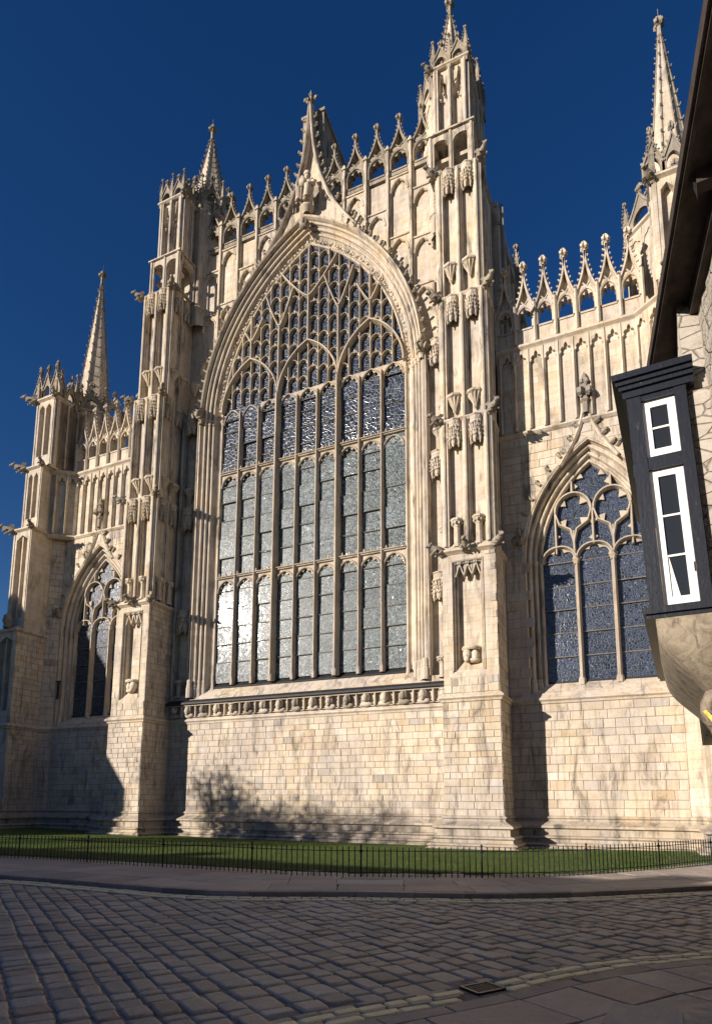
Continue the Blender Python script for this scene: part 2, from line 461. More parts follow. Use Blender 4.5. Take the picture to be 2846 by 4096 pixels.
# ---- string below the busts and at sill level round the whole front
mb = MB()
STR = [(0.0, 5.42), (0.13, 5.30), (0.14, 5.25), (0.07, 5.19), (0.05, 5.12), (0.0, 5.10)]
mb.plan(full, STR)
part('string_course', mb, M_CARVE)

# ---- frieze of carved busts under the great window
mb = MB()
FR = front(YW)
for k in range(18):
    x = -6.9+13.8*k/17
    mb.fbox(FR, x-0.035, x+0.035, 5.43, 5.98, 0.0, 0.17, 0.015)
mb.fbox(FR, -6.9, 6.9, 5.43, 5.46, 0, 0.10); mb.fbox(FR, -6.9, 6.9, 5.95, 6.0, 0, 0.19)
for k in range(17):
    xc = -6.9+13.8*(k+.5)/17
    for s in (-1, 1):
        for zz in (5.55, 5.70, 5.85): mb.plate(FR, [(xc+s*.37, zz-.07), (xc+s*.28, zz), (xc+s*.37, zz+.07)], 0.0, 0.05)
frieze = part('bust_frieze', mb, M_CARVE)
def bust(seed):
    r = random.Random(seed); mb = MB()
    beard = r.random() < .7; hat = r.random() < .35
    def face(p):
        k = 1.0
        if p.y < -.2: k += 0.20*math.exp(-((p.x/.22)**2)-((p.z+.02)/.22)**2) - 0.10*math.exp(-(((abs(p.x)-.38)/.2)**2)-((p.z-.15)/.14)**2)
        if beard and p.z < -.3 and p.y < .2: k += .22
        return k
    mb.blob((0, -.14, .31), .115, .115, .165, 10, 12, 0.03, seed, face)
    mb.blob((0, -.08, .37), .15, .09, .13, 6, 10, 0.14, seed+5)                # hair
    for sg in (-1, 1): mb.blob((sg*.11, -.10, .28), .05, .06, .12, 5, 7, 0.2, seed+7)
    mb.blob((0, -.05, .06), .26, .10, .11, 6, 12, 0.06, seed+9)                # shoulders
    if hat: mb.lathe((0, -.11, .40), [(.16, 0), (.17, .03), (.13, .06), (.07, .09), (0, .095)], 10)
    if beard: mb.blob((0, -.18, .17), .08, .06, .11, 5, 8, 0.18, seed+2)
    return mb.mesh('carved_bust', M_WEATH if seed % 3 == 0 else M_CARVE, True)
busts = [bust(s) for s in range(6)]
for k in range(17):
    place('carved_bust', busts[(k*5+2) % 6], frieze, (-6.9+13.8*(k+.5)/17, YW-0.02, 5.45), (0, 0, random.uniform(-.25, .25)), (1.12, 1.12, 1.05))
# lead covered weathering and sloping sill
mb = MB()
mb.plan([(-6.9, YW), (6.9, YW)], [(0.0, 6.26), (0.14, 6.21), (0.30, 6.10), (0.31, 6.02), (0.20, 5.99), (0.0, 5.99)])
part('lead_weathering', mb, M_LEAD)
mb = MB()
mb.grid([[Vector((x, 0.10, 7.04)) for x in (-5.0, 5.0)], [Vector((x, -.10, 6.86)) for x in (-5.05, 5.05)], [Vector((x, -.12, 6.80)) for x in (-5.05, 5.05)]])
part('lead_sill', mb, M_LEAD)
mb = MB(); rnd = random.Random(3)
xs = [-5.9]
while xs[-1] < 5.9: xs.append(min(5.9, xs[-1]+rnd.uniform(.75, 1.15)))
for i in range(len(xs)-1):
    for (ya, za, yb, zb) in ((-.06, 6.80, -.34, 6.52), (-.335, 6.53, -.60, 6.24)):
        a, b = xs[i]+.006, xs[i+1]-.006
        o = rnd.uniform(-.006, .006); mb.cur = rnd.random()
        mb.add([(a, ya, za+o), (b, ya, za+o), (b, yb, zb+o), (a, yb, zb+o), (a, yb, zb-.3), (b, yb, zb-.3), (a, ya, za-.3), (b, ya, za-.3)],
               [(0, 3, 2, 1), (3, 4, 5, 2), (0, 6, 4, 3), (1, 2, 5, 7)])
part('sloping_sill', mb, M_BLOCK)

# ================================================================== great window
GW = front(0.0)
mb = MB()
prof = rolls([(-0.02, -0.12), (0.0, 0.0), (0.05, 0.06, 0.05), (0.13, 0.03), (0.19, -0.02), (0.30, 0.07), (0.40, 0.19), (0.455, 0.22, 0.06), (0.53, 0.20), (0.57, 0.26), (0.63, 0.33, 0.065), (0.71, 0.33), (0.75, 0.40), (0.80, 0.46, 0.055), (0.87, 0.45), (0.89, 0.57), (0.93, 0.68), (0.99, 0.72), (1.03, 0.66), (1.05, 0.38), (1.055, 0.0)])
low = [(e, d) for e, d in prof if e <= 0.88]
arch_sweep(mb, GW, GA, GS, GH, prof, None, 34)
for s in (-1, 1):
    mb.grid([[GW(s*(GA+e), z, d) for z in (6.75, GS)] for e, d in low + [(0.98, 0.62), (1.05, 0.60), (1.07, 0.30)]])
great_window = part('great_window', mb, M_FINE, None, False)
# carved band running in the hollow of the arch
mb = MB(); rnd = random.Random(11)
pts = arch_pts(GA, GS, GH, 0.26, 60)
for i, (x, z) in enumerate(pts):
    if z < GS+.1: continue
    for k in range(2):
        mb.blob((x+rnd.uniform(-.07, .07), -0.07+rnd.uniform(-.02, .02), z+rnd.uniform(-.07, .07)), .075, .05, .06, 3, 5, .45, i*2+k)
tag(part('foliage_carving', mb, M_CARVE, great_window), kind='stuff')
# capitals and bases
def ring_mb(zs, prof2, sides):
    m = MB()
    for s in sides:
        for e, d, r in ((0.05, 0.06, .06), (0.455, 0.22, .075), (0.63, 0.33, .08), (0.80, 0.46, .07)):
            m.lathe((s*(GA+e), -d, zs), [(r*k, z) for k, z in prof2], 8)
        m.lathe((s*(GA+.96), -.62, zs), [(.09*k, z) for k, z in prof2], 8)
    return m
for s in (-1, 1): part('capital', ring_mb(20.16, [(1.0, 0), (1.25, .03), (1.1, .06), (1.35, .16), (1.75, .20), (1.75, .26), (1.2, .28)], (s,)), M_CARVE, great_window)
for s in (-1, 1): part('shaft_base', ring_mb(6.35, [(1.7, 0), (1.7, .45), (1.4, .52), (1.55, .56), (1.3, .62), (1.35, .80), (1.0, .86)], (s,)), M_CARVE, great_window)
# label stops: crouching figures at the ends of the hood
def crouch(seed):
    m = MB()
    m.blob((0, -.12, .20), .17, .20, .20, 7, 10, .06, seed); m.blob((0, -.22, .47), .11, .12, .13, 7, 10, .04, seed+1)
    for s in (-1, 1):
        m.tube([(s*.15, -.10, .32), (s*.20, -.26, .20), (s*.06, -.34, .28)], [.055, .05, .04], 6)
        m.tube([(s*.10, -.12, .08), (s*.20, -.32, .14), (s*.12, -.30, -.05)], [.08, .065, .045], 6)
    m.blob((0, 0, 0.02), .2, .22, .07, 4, 8, .03, seed+2)
    return m.mesh('label_stop', M_WEATH, True)
me = crouch(2)
for s in (-1, 1): place('label_stop', me, great_window, (s*5.76, -.66, 20.42), (0, 0, s*.3), (1.1, 1.1, 1.1))
# mullions
PX = 2*GA/9
MPROF = lambda w, d: [(-w, -.10), (-w, 0.0), (-w*.35, d*.72), (-w*.30, d), (w*.30, d), (w*.35, d*.72), (w, 0.0), (w, -.10)]
def mull(w, d, z0, z1):
    m = MB(); m.bar(Frame((0, 0, 0), (1, 0, 0)), [(0, z0), (0, z1)], MPROF(w, d))
    m.lathe((0, -d*.55, z0-.02), [(w*1.5, 0), (w*1.5, .22), (w*1.15, .34), (w*1.2, .38), (w*.9, .40)], 6)
    return m.mesh('mullion', M_MULL)
mm, mj = mull(0.075, 0.22, 6.93, 20.6), mull(0.11, 0.34, 6.93, 20.9)
for k in range(1, 9): place('mullion', mj if k % 3 == 0 else mm, great_window, (-GA+PX*k, 0, 0))
# tier heads with cusps, and the crested transoms
def head(zs, za, top):
    m = MB(); w = PX/2
    foil = foil_arch(w-.05, zs, za-zs, 5, 0.15, 36)
    F = Frame((0, 0, 0), (1, 0, 0))
    m.plate(F, [(-w+.005, zs-.02), (-w+.005, top), (w-.005, top), (w-.005, zs-.02)] + foil[::-1], -0.06, 0.03)
    m.bar(F, arch_pts(w-.06, zs, za-zs+.03, 0, 10), [(-.03, .0), (-.02, .10), (.02, .12), (.06, .06), (.07, 0)])
    return m.mesh('light_head', M_MULL)
h1, h2, h3 = head(11.42, 11.98, 12.12), head(16.78, 17.32, 17.46), head(20.15, 20.80, 20.86)
for k in range(9):
    for h in (h1, h2, h3): place('light_head', h, great_window, (-GA+PX*(k+.5), 0, 0))
for z in (12.12, 17.46):
    m = MB(); m.fbox(GW, -GA, GA, z, z+.05, -.08, .13); m.fbox(GW, -GA, GA, z+.05, z+.10, -.08, .20, .02)
    for k in range(28):
        x = -GA+.17+k*(2*GA-.34)/27; m.blob((x, -.14, z+.17), .045, .04, .085, 4, 6, .3, k)
    part('transom', m, M_MULL, great_window)
# tracery of the head: measured bars
BP = lambda w, d: [(-w, -.08), (-w, .02), (-w*.4, d), (w*.4, d), (w, .02), (w, -.08)]
mb = MB()
def tb(pts, w, d):
    seg = []
    for p in pts:
        if in_arch(p[0], p[1], GA, GS, GH, 0.03): seg.append(p)
        else:
            if len(seg) > 1: mb.bar(GW, seg, BP(w, d))
            seg = []
    if len(seg) > 1: mb.bar(GW, seg, BP(w, d))
def lin(a, b, n=20): return [(a[0]+(b[0]-a[0])*i/n, a[1]+(b[1]-a[1])*i/n) for i in range(n+1)]
for cx in (-3.2, 0, 3.2): tb(arch_pts(1.6, 20.75, 2.5, 0, 16, None, cx), .066, .27)
def vbar(x0, z0, x1, z1, bend):
    pts = []
    for i in range(15):
        t = i/14; pts.append((x0+(x1-x0)*t**bend, z0+(z1-z0)*t))
    tb(pts, .058, .24)
for s in (-1, 1):
    vbar(0, 25.6, s*1.62, 27.5, .8)
    vbar(s*1.6, 24.5, s*.85, 26.35, .8); vbar(s*1.6, 24.5, s*2.36, 26.35, .8)
    vbar(s*3.2, 24.2, s*2.55, 25.3, .8); vbar(s*3.2, 24.2, s*3.75, 25.2, .8)
    vbar(s*1.6, 21.0, s*1.6, 24.6, 1)
    vbar(s*3.2, 23.2, s*3.2, 26, 1)
vbar(0, 23.2, 0, 28.6, 1)
HP = PX/2
for k in range(1, 18):
    x = -GA+HP*k
    tb(lin((x, 20.85 if k % 2 else 21.0), (x, 28.6), 60), .033, .155+.003*(k % 3))
tiers = {}
for k in range(18):
    xc = -GA+HP*(k+.5); z = 21.42+(0.30 if (k % 4) in (1, 2) else 0.0)+(0.12 if k % 2 else 0)
    j = 0
    while z < 28.6:
        if in_arch(xc, z, GA, GS, GH, -.05):
            tb(arch_pts(HP/2-.01, z-.22, .30, 0, 6, None, xc), .026, .140+.004*(k % 2))
            for s in (-1, 1): mb.plate(GW, [(xc+s*.225, z-.14), (xc+s*.235, z-.02), (xc+s*.10, z-.05)], -.02, .05)
            if k % 2 and j % 2 == 0:     # small ogee tips and crest
                mb.plate(GW, [(xc-.07, z+.02), (xc+.07, z+.02), (xc, z+.22)], -.02, .12)
        z += 0.86; j += 1
part('tracery', mb, M_MULL, great_window)
# panes: every light between two saddle bars; random share of the light decides nothing, all are real panes
PANES = []
def pane_poly(poly, y, mat, parent, n='pane'):
    m = MB(); F = front(y); m.plate(F, poly, -.012, 0.0)
    return m.build(n, mat, parent)
rowz = [7.06, 8.02, 8.88, 9.74, 10.65, 11.52, 12.13]
rowz2 = [12.22, 13.19, 14.14, 15.05, 16.02, 16.85, 17.46]
rowz3 = [17.56, 18.1, 18.95, 19.75, 20.35, 20.86]
m = MB(); m.tube([(-PX/2+.06, -.005, 0), (PX/2-.06, -.005, 0)], .022, 5, False); ME_SB = m.mesh('saddle_bar', M_SADDLE)
for rows, mat in ((rowz, M_GLASS), (rowz2, M_GLASS), (rowz3, M_GLASS_UP)):
    for i in range(len(rows)-1):
        key = (rows[i], rows[i+1])
        m = MB(); m.plate(Frame((0, 0, 0), (1, 0, 0)), [(-PX/2, rows[i]), (PX/2, rows[i]), (PX/2, rows[i+1]), (-PX/2, rows[i+1])], -.012, 0)
        me = m.mesh('pane', mat)
        for k in range(9): place('pane', me, great_window, (-GA+PX*(k+.5), .03, 0), (random.uniform(-.004, .004), 0, random.uniform(-.004, .004)))
    for z in rows[1:-1]: 
        for k in range(9): place('saddle_bar', ME_SB, great_window, (-GA+PX*(k+.5), 0, z))
conv = arch_pts(GA+.05, GS, GH, 0, 16)
conv = [conv[0]] + conv[1:]
for k in range(18):
    x0, x1 = -GA+HP*k, -GA+HP*(k+1); z = 20.86
    while z < 28.5:
        poly = clip_convex([(x0, z), (x1, z), (x1, z+.95), (x0, z+.95)], conv + [(GA, 19), (-GA, 19)])
        if len(poly) >= 3: pane_poly(poly, .035+.001*(k % 2), M_GLASS_UP, great_window)
        z += .95
# crockets up the hood and the soaring ogee gable above it
def crocket(m, p, out, size=0.12, seed=0):
    """curled leaf: stem swelling into a knob, out is the outward direction"""
    o = Vector(out).normalized(); p = Vector(p)
    m.tube([p, p+o*size*.7+Vector((0, 0, size*.15)), p+o*size*1.0+Vector((0, 0, size*.55))], [size*.30, size*.34, size*.16], 5)
    m.blob(p+o*size*.85+Vector((0, 0, size*.35)), size*.42, size*.5, size*.36, 3, 5, .3, seed)
mb = MB(); pts = arch_pts(GA, GS, GH, 1.03, 22)
for i, (x, z) in enumerate(pts):
    if z > GS+.6 and abs(x) > 2.1:
        n = Vector((x+(4.41 if x > 0 else -4.41), 0, z-GS)).normalized(); crocket(mb, (x, -.60, z), n, .19, i)
tag(part('hood_crockets', mb, M_WEATH, great_window), kind='stuff')
# ================================================================== gable screen above the great window
GF = front(YW)
OG = [(3.05, 27.35), (2.55, 27.95), (2.0, 28.75), (1.45, 29.6), (0.98, 30.6), (0.62, 31.6), (0.40, 32.5), (0.22, 33.6), (0.10, 34.7), (0.05, 35.6)]
BAY = [1.35+1.112*k for k in range(5)]
RIB = [1.906+1.112*k for k in range(5)]
GY, GK = 0.30, 1.013          # the screen stands back from the arch
def hood_z(x, e=1.02):
    R = (GA*GA+GH*GH)/(2*GA); c = R-GA
    v = (R+e)**2-(abs(x)+c)**2
    return GS+sqrt(v) if v > 0 else GS
def og_z(x):
    x = abs(x)
    for (x0, z0), (x1, z1) in zip(OG, OG[1:]):
        if x1 <= x <= x0: return z0+(z1-z0)*(x0-x)/(x0-x1)
    return 0 if x > 3.05 else 36
RP = [(-.13, -.16), (-.12, -.03), (-.06, -.01), (-.05, .07), (.05, .07), (.06, -.01), (.12, -.03), (.13, -.16)]
heads = {1: [29.5], 2: [28.0], 3: [29.5, 26.4], 4: [28.5, 26.0, 23.6]}
BLIND = {}
for s in (-1, 1):
    mb = MB()
    for x in RIB[:4]:
        z0 = max(hood_z(x), og_z(x) if x < 3.05 else 0)-.1
        mb.bar(GF, [(s*x, z0), (s*x, 31.15)], RP)
        mb.lathe((s*x, YW-.02, 31.15), [(.13, 0), (.15, .04), (.03, .30)], 4, rot=pi/4)
    for k, zs in heads.items():
        xc = s*BAY[k]; w = .45
        for za in zs:
            if hood_z(abs(xc)-.2) > za-.35: continue
            foil = foil_arch(w-.05, za-.62, .60, 5, 0.05, 24, xc)
            mb.plate(GF, [(xc-w, za-.64), (xc-w, za+.12), (xc+w, za+.12), (xc+w, za-.64)] + foil[::-1], -.16, -.035)
            mb.bar(GF, arch_pts(w-.04, za-.62, .64, 0, 8, None, xc), [(-.03, -.06), (-.02, .0), (.03, .02), (.06, -.05)])
            mb.fbox(GF, xc-w, xc+w, za+.12, za+.19, -.16, .02)
    BLIND[s] = part('blind_arcade', mb, M_FINE); BLIND[s].location = (0, GY, -.02); BLIND[s].scale = (1, 1, GK)

def finial(m, x, y, z, h=0.55, r=0.13):
    """poppy head on a stalk: stalk, collar, four leaves twice, bud"""
    m.lathe((x, y, z), [(r*.45, 0), (r*.4, h*.25), (r*.7, h*.30), (r*.4, h*.36), (r*.38, h*.55)], 6)
    for lv, rr in ((h*.50, 1.0), (h*.74, .6)):
        for k in range(4):
            a = pi/4+k*pi/2; d = Vector((cos(a), sin(a), 0))
            m.blob((x+d.x*r*.75*rr, y+d.y*r*.75*rr, z+lv), r*.50*rr+.01, r*.50*rr+.01, r*.62*rr+.01, 3, 5, .3, k)
    m.lathe((x, y, z+h*.55), [(r*.4, 0), (r*.5, h*.2), (r*.3, h*.35), (0, h*.46)], 6)
def merlon(w, sill, spring, apex, val, gtop, ftop, th=0.36, base=None, nck=6, cs=.10):
    """one bay of an open gabled parapet, local x about 0, outer face at y=0"""
    m = MB(); F = Frame((0, 0, 0), (1, 0, 0)); base = base if base is not None else sill-.25
    hw = w/2
    hole = foil_arch(hw*.66, spring, apex-spring, 3, .13, 18, 0, sill)
    side = ogee(hw*.86, val, gtop, 8, .58)
    hb0 = gtop-val; tri = [(-hw*.52, val+.10*hb0), (hw*.52, val+.10*hb0), (hw*.22, val+.38*hb0), (0, val+.66*hb0), (-hw*.22, val+.38*hb0)]
    outl = [(-hw+.003, base), (-hw+.003, val)] + [(-x, z) for x, z in side] + [(x, z) for x, z in side[::-1][1:]] + [(hw-.003, val), (hw-.003, base)]
    m.plate(F, outl, -th, -.06, [hole, tri], back=True); m.plate(F, [(x*1.1, z) for x, z in tri], -th+.04, -th+.10, back=True)
    gp = [(-.035, -.12), (-.03, .02), (.03, .02), (.045, -.12)]
    m.bar(F, [(-x, z) for x, z in side], gp); m.bar(F, [(x, z) for x, z in side[::-1]], gp)
    m.bar(F, arch_pts(hw*.72, spring, apex-spring+.05, 0, 8, sill), [(-.02, -.11), (-.01, .0), (.05, .03), (.09, -.11)])
    hb = gtop-val                                                       # little trefoil ribs in the gablet
    m.bar(F, [(-hw*.30, val+.16*hb), (0, val+.05*hb), (hw*.30, val+.16*hb)], [(-.02, -.11), (-.02, -.03), (.02, -.03), (.02, -.11)])
    m.fbox(F, -hw*.66, hw*.66, sill-.07, sill, -th-.02, -.02)
    for s in (-1, 1):
        for k in range(nck):
            i = 1+k*(len(side)-2)/nck; j = int(i); fr = i-j
            x = side[j][0]*(1-fr)+side[j+1][0]*fr; z = side[j][1]*(1-fr)+side[j+1][1]*fr
            crocket(m, (s*(x+.02), .06, z), (s, 0, .25), cs, k)
    finial(m, 0, .06, gtop-.06, ftop-gtop+.06, .15)
    return m
me = merlon(1.12, 30.10, 30.55, 31.0, 31.18, 32.55, 33.08).mesh('merlon', M_WEATH)
for s in (-1, 1):
    for x in BAY: place('merlon', me, BLIND[s], (s*x, YW+.02, 0))
# ogee gable
mb = MB()
ogL = [(-x, z) for x, z in OG]; ogR = OG[::-1]
PRF = [(-.12, -.16), (-.115, .03), (-.07, .05), (-.05, .14), (0, .18), (.05, .14), (.07, .05), (.09, .03), (.095, -.16)]
mb.bar(GF, ogL + [(-.0, 35.9)], PRF)
mb.bar(GF, [(0.0, 35.9)] + ogR, [(e, d-.004) for e, d in PRF])
hoodtop = [(x, z-.02) for x, z in arch_pts(GA, GS, GH, 1.0, 40) if abs(x) < 2.9 and z > 26.5]
field = [(-x, z) for x, z in OG if z < 30.3] + [(-.98, 30.05), (.98, 30.05)] + [(x, z) for x, z in OG[::-1] if z < 30.3] + hoodtop[::-1]
mb.plate(GF, field, -.2, -.045)
og2 = [(-x+.02, z) for x, z in OG if z > 30.5]
up = [(-.95, 30.05)] + og2 + [(-x, z) for x, z in og2[::-1]] + [(.95, 30.05)]
nh = foil_arch(.42, 31.2, .75, 5, .12, 24, 0, 30.15)
mb.plate(GF, up, -.55, -.24, [nh]); mb.plate(GF, [(-.9, 30.0), (.9, 30.0), (.3, 33), (-.3, 33)], -.7, -.6)
ogee_gable = part('ogee_gable', mb, M_FINE); ogee_gable.location = (0, GY, -.02); ogee_gable.scale = (1, 1, GK)
mb = MB()
for s in (-1, 1):
    for k in range(15):
        i = .3+k*8.6/15; j = int(i); f = i-j
        x = OG[j][0]*(1-f)+OG[j+1][0]*f; z = OG[j][1]*(1-f)+OG[j+1][1]*f
        dx = OG[j+1][0]-OG[j][0]; dz = OG[j+1][1]-OG[j][1]; n = Vector((dz, 0, -dx)).normalized()
        crocket(mb, (s*(x+n.x*.11), YW-.02, z+n.z*.11), (s*n.x, 0, n.z+.2), .22, k)
tag(part('gable_crockets', mb, M_WEATH, ogee_gable), kind='stuff'); mb = MB()
finial(mb, 0, YW, 35.5, 1.25, .16)
for a, b in ((-.30, 36.30), (.30, 36.18)): mb.blob((a, YW, b), .10, .08, .11, 4, 6, .3, 4); mb.tube([(0, YW, 36.05), (a*.6, YW, 36.08), (a, YW, b)], .05, 5)
part('gable_finial', mb, M_WEATH, ogee_gable)
# seated figure in the gable
mb = MB()
mb.blob((0, -.10, .55), .36, .30, .55, 8, 14, .05, 1, lambda p: 1.10 if p.z < -.4 else 1.0)      # lap and robe
mb.blob((0, -.02, 1.15), .33, .24, .48, 8, 12, .04, 2)                                            # torso
mb.blob((0, -.08, 1.72), .15, .16, .19, 8, 12, .03, 3)
mb.lathe((0, -.08, 1.80), [(.17, 0), (.18, .05), (.15, .10), (.17, .16), (.0, .12)], 10)          # crown
mb.blob((0, -.19, 1.58), .09, .08, .14, 5, 8, .12, 4)                                             # beard
for s in (-1, 1):
    mb.tube([(s*.30, -.02, 1.40), (s*.42, -.18, 1.05), (s*.26, -.40, .98)], [.12, .10, .07], 8)
    mb.tube([(s*.18, -.22, .80), (s*.24, -.50, .72), (s*.22, -.50, .12)], [.18, .15, .13], 8)
for k in range(9):
    x = -.36+.09*k; mb.tube([(x*.8, -.44-.06*cos(k*2.1), .75), (x, -.47-.05*cos(k*2.1), .08)], .05, 5)
mb.box(-.16, .16, -.62, -.36, .78, 1.12)                                                         # model church held on the lap
mb.add([(-.16, -.62, 1.12), (.16, -.62, 1.12), (.16, -.36, 1.12), (-.16, -.36, 1.12), (0, -.62, 1.28), (0, -.36, 1.28)], [(0, 1, 4), (2, 3, 5), (1, 2, 5, 4), (3, 0, 4, 5)])
mb.lathe((0, -.05, -.12), [(.18, -.2), (.34, .0), (.38, .06), (.36, .12), (0, .12)], 8)
mb.tube([(-.45, -.3, .2), (-.47, -.3, 1.45)], .04, 6)
mb.build('seated_figure', M_CARVE, minster, True, loc=(0.02, YW-.12+GY*.8, 30.1))
# keystone head
mb = MB(); mb.blob((0, -.72, 29.05), .26, .22, .26, 7, 10, .18, 8); mb.blob((0, -.86, 29.1), .13, .12, .16, 6, 8, .08, 9)
part('keystone_carving', mb, M_WEATH, great_window, True)
# narrow turret close behind the gable
mb = MB(); T0 = [(-.64, .12), (.54, .12), (.54, 3.4), (-.64, 3.4)]; mb.add([(x, y, 28) for x, y in T0]+[(x, y, 36.1-.28*(y-.12)) for x, y in T0], [(0, 1, 5, 4), (1, 2, 6, 5), (2, 3, 7, 6), (3, 0, 4, 7), (4, 5, 6, 7)])
mb.add([(-.72, .04, 36.12), (.62, .04, 36.12), (.62, 3.5, 35.15), (-.72, 3.5, 35.15), (-.72, .04, 36.28), (.62, .04, 36.28), (.62, 3.5, 35.3), (-.72, 3.5, 35.3)], [(0, 1, 5, 4), (1, 2, 6, 5), (2, 3, 7, 6), (3, 0, 4, 7), (4, 5, 6, 7), (0, 3, 2, 1)])
bt = part('ridge_turret', mb, M_WEATH)
mb = MB()
for y in (.6, 1.2, 1.8): mb.box(.535, .548, y-.06, y+.06, 33.9, 34.8)
part('slit', mb, M_IRON, bt)

# ================================================================== canopies, brackets, gargoyles (shared meshes, fixed on a face that looks to -Y)
def canopy_mb(r=.30, h=1.15, z=0.0):
    """drum with a pierced crown, gabled body, short pendants, ribbed underside; fixed on a wall looking to -Y"""
    m = MB(); A0, A1 = pi, 2*pi; n = 4
    m.lathe((0, 0, z), [(0, .0), (r*1.10, 0), (r*1.16, -.04), (r*1.02, -.08), (r*1.02, -.24), (r*1.14, -.28), (r*1.14, -.33), (r*.90, -.38), (r*.86, -.90), (r*.70, -1.02), (r*.30, -.92), (0, -.88)], n, A0, A1)
    ca = cos(pi/(2*n))
    for k in range(n):
        b = pi+pi*(k+.5)/n; t = Vector((-sin(b), cos(b), 0)); hwid = r*.98*sin(pi/(2*n))
        F = Frame((r*.88*ca*cos(b), r*.88*ca*sin(b), z), t)
        for q in (-.45, .45):                                            # openings of the crown
            F2 = Frame((r*1.02*ca*cos(b), r*1.02*ca*sin(b), z), t); m.plate(F2, [(q*hwid-.022, -.21), (q*hwid+.022, -.21), (q*hwid+.022, -.13), (q*hwid, -.10), (q*hwid-.022, -.13)], 0, -.03+.045)
        gp = [(-.028, 0), (-.022, .075), (.022, .075), (.028, 0)]
        m.bar(F, [(-hwid*1.05, -1.02), (-hwid*.55, -.72), (0, -.36)], gp); m.bar(F, [(0, -.36), (hwid*.55, -.72), (hwid*1.05, -1.02)], gp)
        m.plate(F, [(-hwid, -1.0), (-hwid*.5, -.74), (0, -.42), (hwid*.5, -.74), (hwid, -1.0)] + arch_pts(hwid*.82, -1.02, .26, 0, 5)[::-1], 0, .04)
        for q in (.3, .55, .8):
            for sg in (-1, 1): m.blob(F(sg*hwid*1.08*(1-q)+sg*.025, -1.02+.64*q, .09), .032, .032, .038, 3, 5, .3, k)
        m.blob(F(0, -.33, .06), .045, .045, .07, 3, 5, .3, k)
    for k in range(n+1):
        a = pi+pi*k/n; m.lathe((r*.97*cos(a), r*.97*sin(a), z-h), [(0, 0), (.04, .04), (.025, .08), (.05, .13), (.04, .2), (.035, .75)], 5)
    return m
ME_CANOPY = canopy_mb().mesh('niche_canopy', M_CARVE)
def bracket_mb(r=.29):
    m = MB()
    m.lathe((0, 0, 0), [(0, .0), (r*1.15, 0), (r*1.20, -.04), (r*1.18, -.10), (r*1.0, -.13)], 4, pi, 2*pi)
    n = 12; rows = []
    for rr, z in ((.98, -.12), (.80, -.22), (.5, -.36), (.28, -.50), (.22, -.56), (.26, -.60), (.10, -.68)):
        rows.append([Vector((r*rr*(1+(.10 if k % 2 else -.10))*cos(pi+pi*k/n), r*rr*(1+(.10 if k % 2 else -.10))*sin(pi+pi*k/n), z)) for k in range(n+1)])
    m.grid(rows); return m
ME_BRACKET = bracket_mb().mesh('statue_bracket', M_CARVE)
m = MB(); m.lathe((0, -.13, 0), [(.17, -.05), (.17, .05), (.12, .10), (.115, .72), (.14, .76), (.12, .80), (.21, .95), (.24, .97), (.24, 1.04), (.20, 1.06), (0, 1.06)], 8, rot=pi/8)
for k in range(8): m.blob((.18*cos(k*pi/4), -.13+.18*sin(k*pi/4), .88), .05, .05, .07, 3, 5, .3, k)
ME_PED = m.mesh('statue_pedestal', M_CARVE)
def beast(seed, wings=True, L=.46):
    m = MB(); r = random.Random(seed)
    m.tube([(0, .10, -.02), (0, -.05, .02), (0, -.18, .05), (0, -.30, .08), (0, -L+.06, .13)], [.13, .17, .165, .125, .095], 8)
    m.blob((0, -L, .17), .095, .12, .095, 6, 8, .10, seed); m.blob((0, -L-.10, .13), .06, .07, .05, 5, 6, .1, seed+1)
    for s in (-1, 1):
        m.tube([(s*.06, -L+.03, .23), (s*.09, -L+.06, .29)], [.03, .012], 5)
        m.tube([(s*.12, -.24, .0), (s*.16, -.32, -.09), (s*.11, -.38, -.12)], [.06, .045, .03], 6)
        m.tube([(s*.11, -.02, -.02), (s*.17, -.12, -.12), (s*.11, -.20, -.15)], [.07, .05, .03], 6)
        if wings: m.add([(s*.12, -.22, .12), (s*.14, .02, .14), (s*.22, .06, .22), (s*.19, -.08, .25)], [(0, 1, 2, 3)])
    return m.mesh('gargoyle', M_WEATH, True)
ME_BEAST = [beast(3), beast(5, False), beast(8)]
# ================================================================== buttress (right one built, left one mirrored)
SH = [(-.10, -.26), (-.10, -.02), (-.07, .0), (-.045, .05), (.0, .07), (.045, .05), (.07, .0), (.10, -.02), (.10, -.26)]
SHW = [(-.15, -.26), (-.15, -.10), (-.12, -.09), (-.11, -.02), (-.06, .0), (-.05, .06), (0, .08), (.05, .06), (.06, .0), (.11, -.02), (.12, -.09), (.15, -.10), (.15, -.26)]
mb = MB()
mb.box(BX0, BX1, BYF, 0.3, -.3, 5.30)                              # stage 1
# stage 2 with the tall niche
x0, x1, yf = 6.97, 8.93, -2.20
F2 = front(yf)
mb.plate(F2, [(x0, 5.3), (x1, 5.3), (x1, 10.72), (x0, 10.72)], -.38, 0, [[(7.32, 6.15), (8.50, 6.15), (8.50, 10.36), (7.32, 10.36)]])
mb.box(x0, x1, yf+.36, .3, 5.3, 10.72)
mb.grid([[Vector((7.32, yf, 6.15)), Vector((8.50, yf, 6.15))], [Vector((7.46, yf+.345, 6.62)), Vector((8.36, yf+.345, 6.62))]])
for e, d in ((.0, .0), (.06, -.07), (.12, -.16)):
    mb.bar(F2, [(7.34+e, 6.25), (7.34+e, 10.32-e), (8.48-e, 10.32-e), (8.48-e, 6.25)], [(-.035, d-.2), (-.03, d), (0, d+.035), (.03, d), (.035, d-.2)])
buttress = part('buttress', mb, M_ASH)
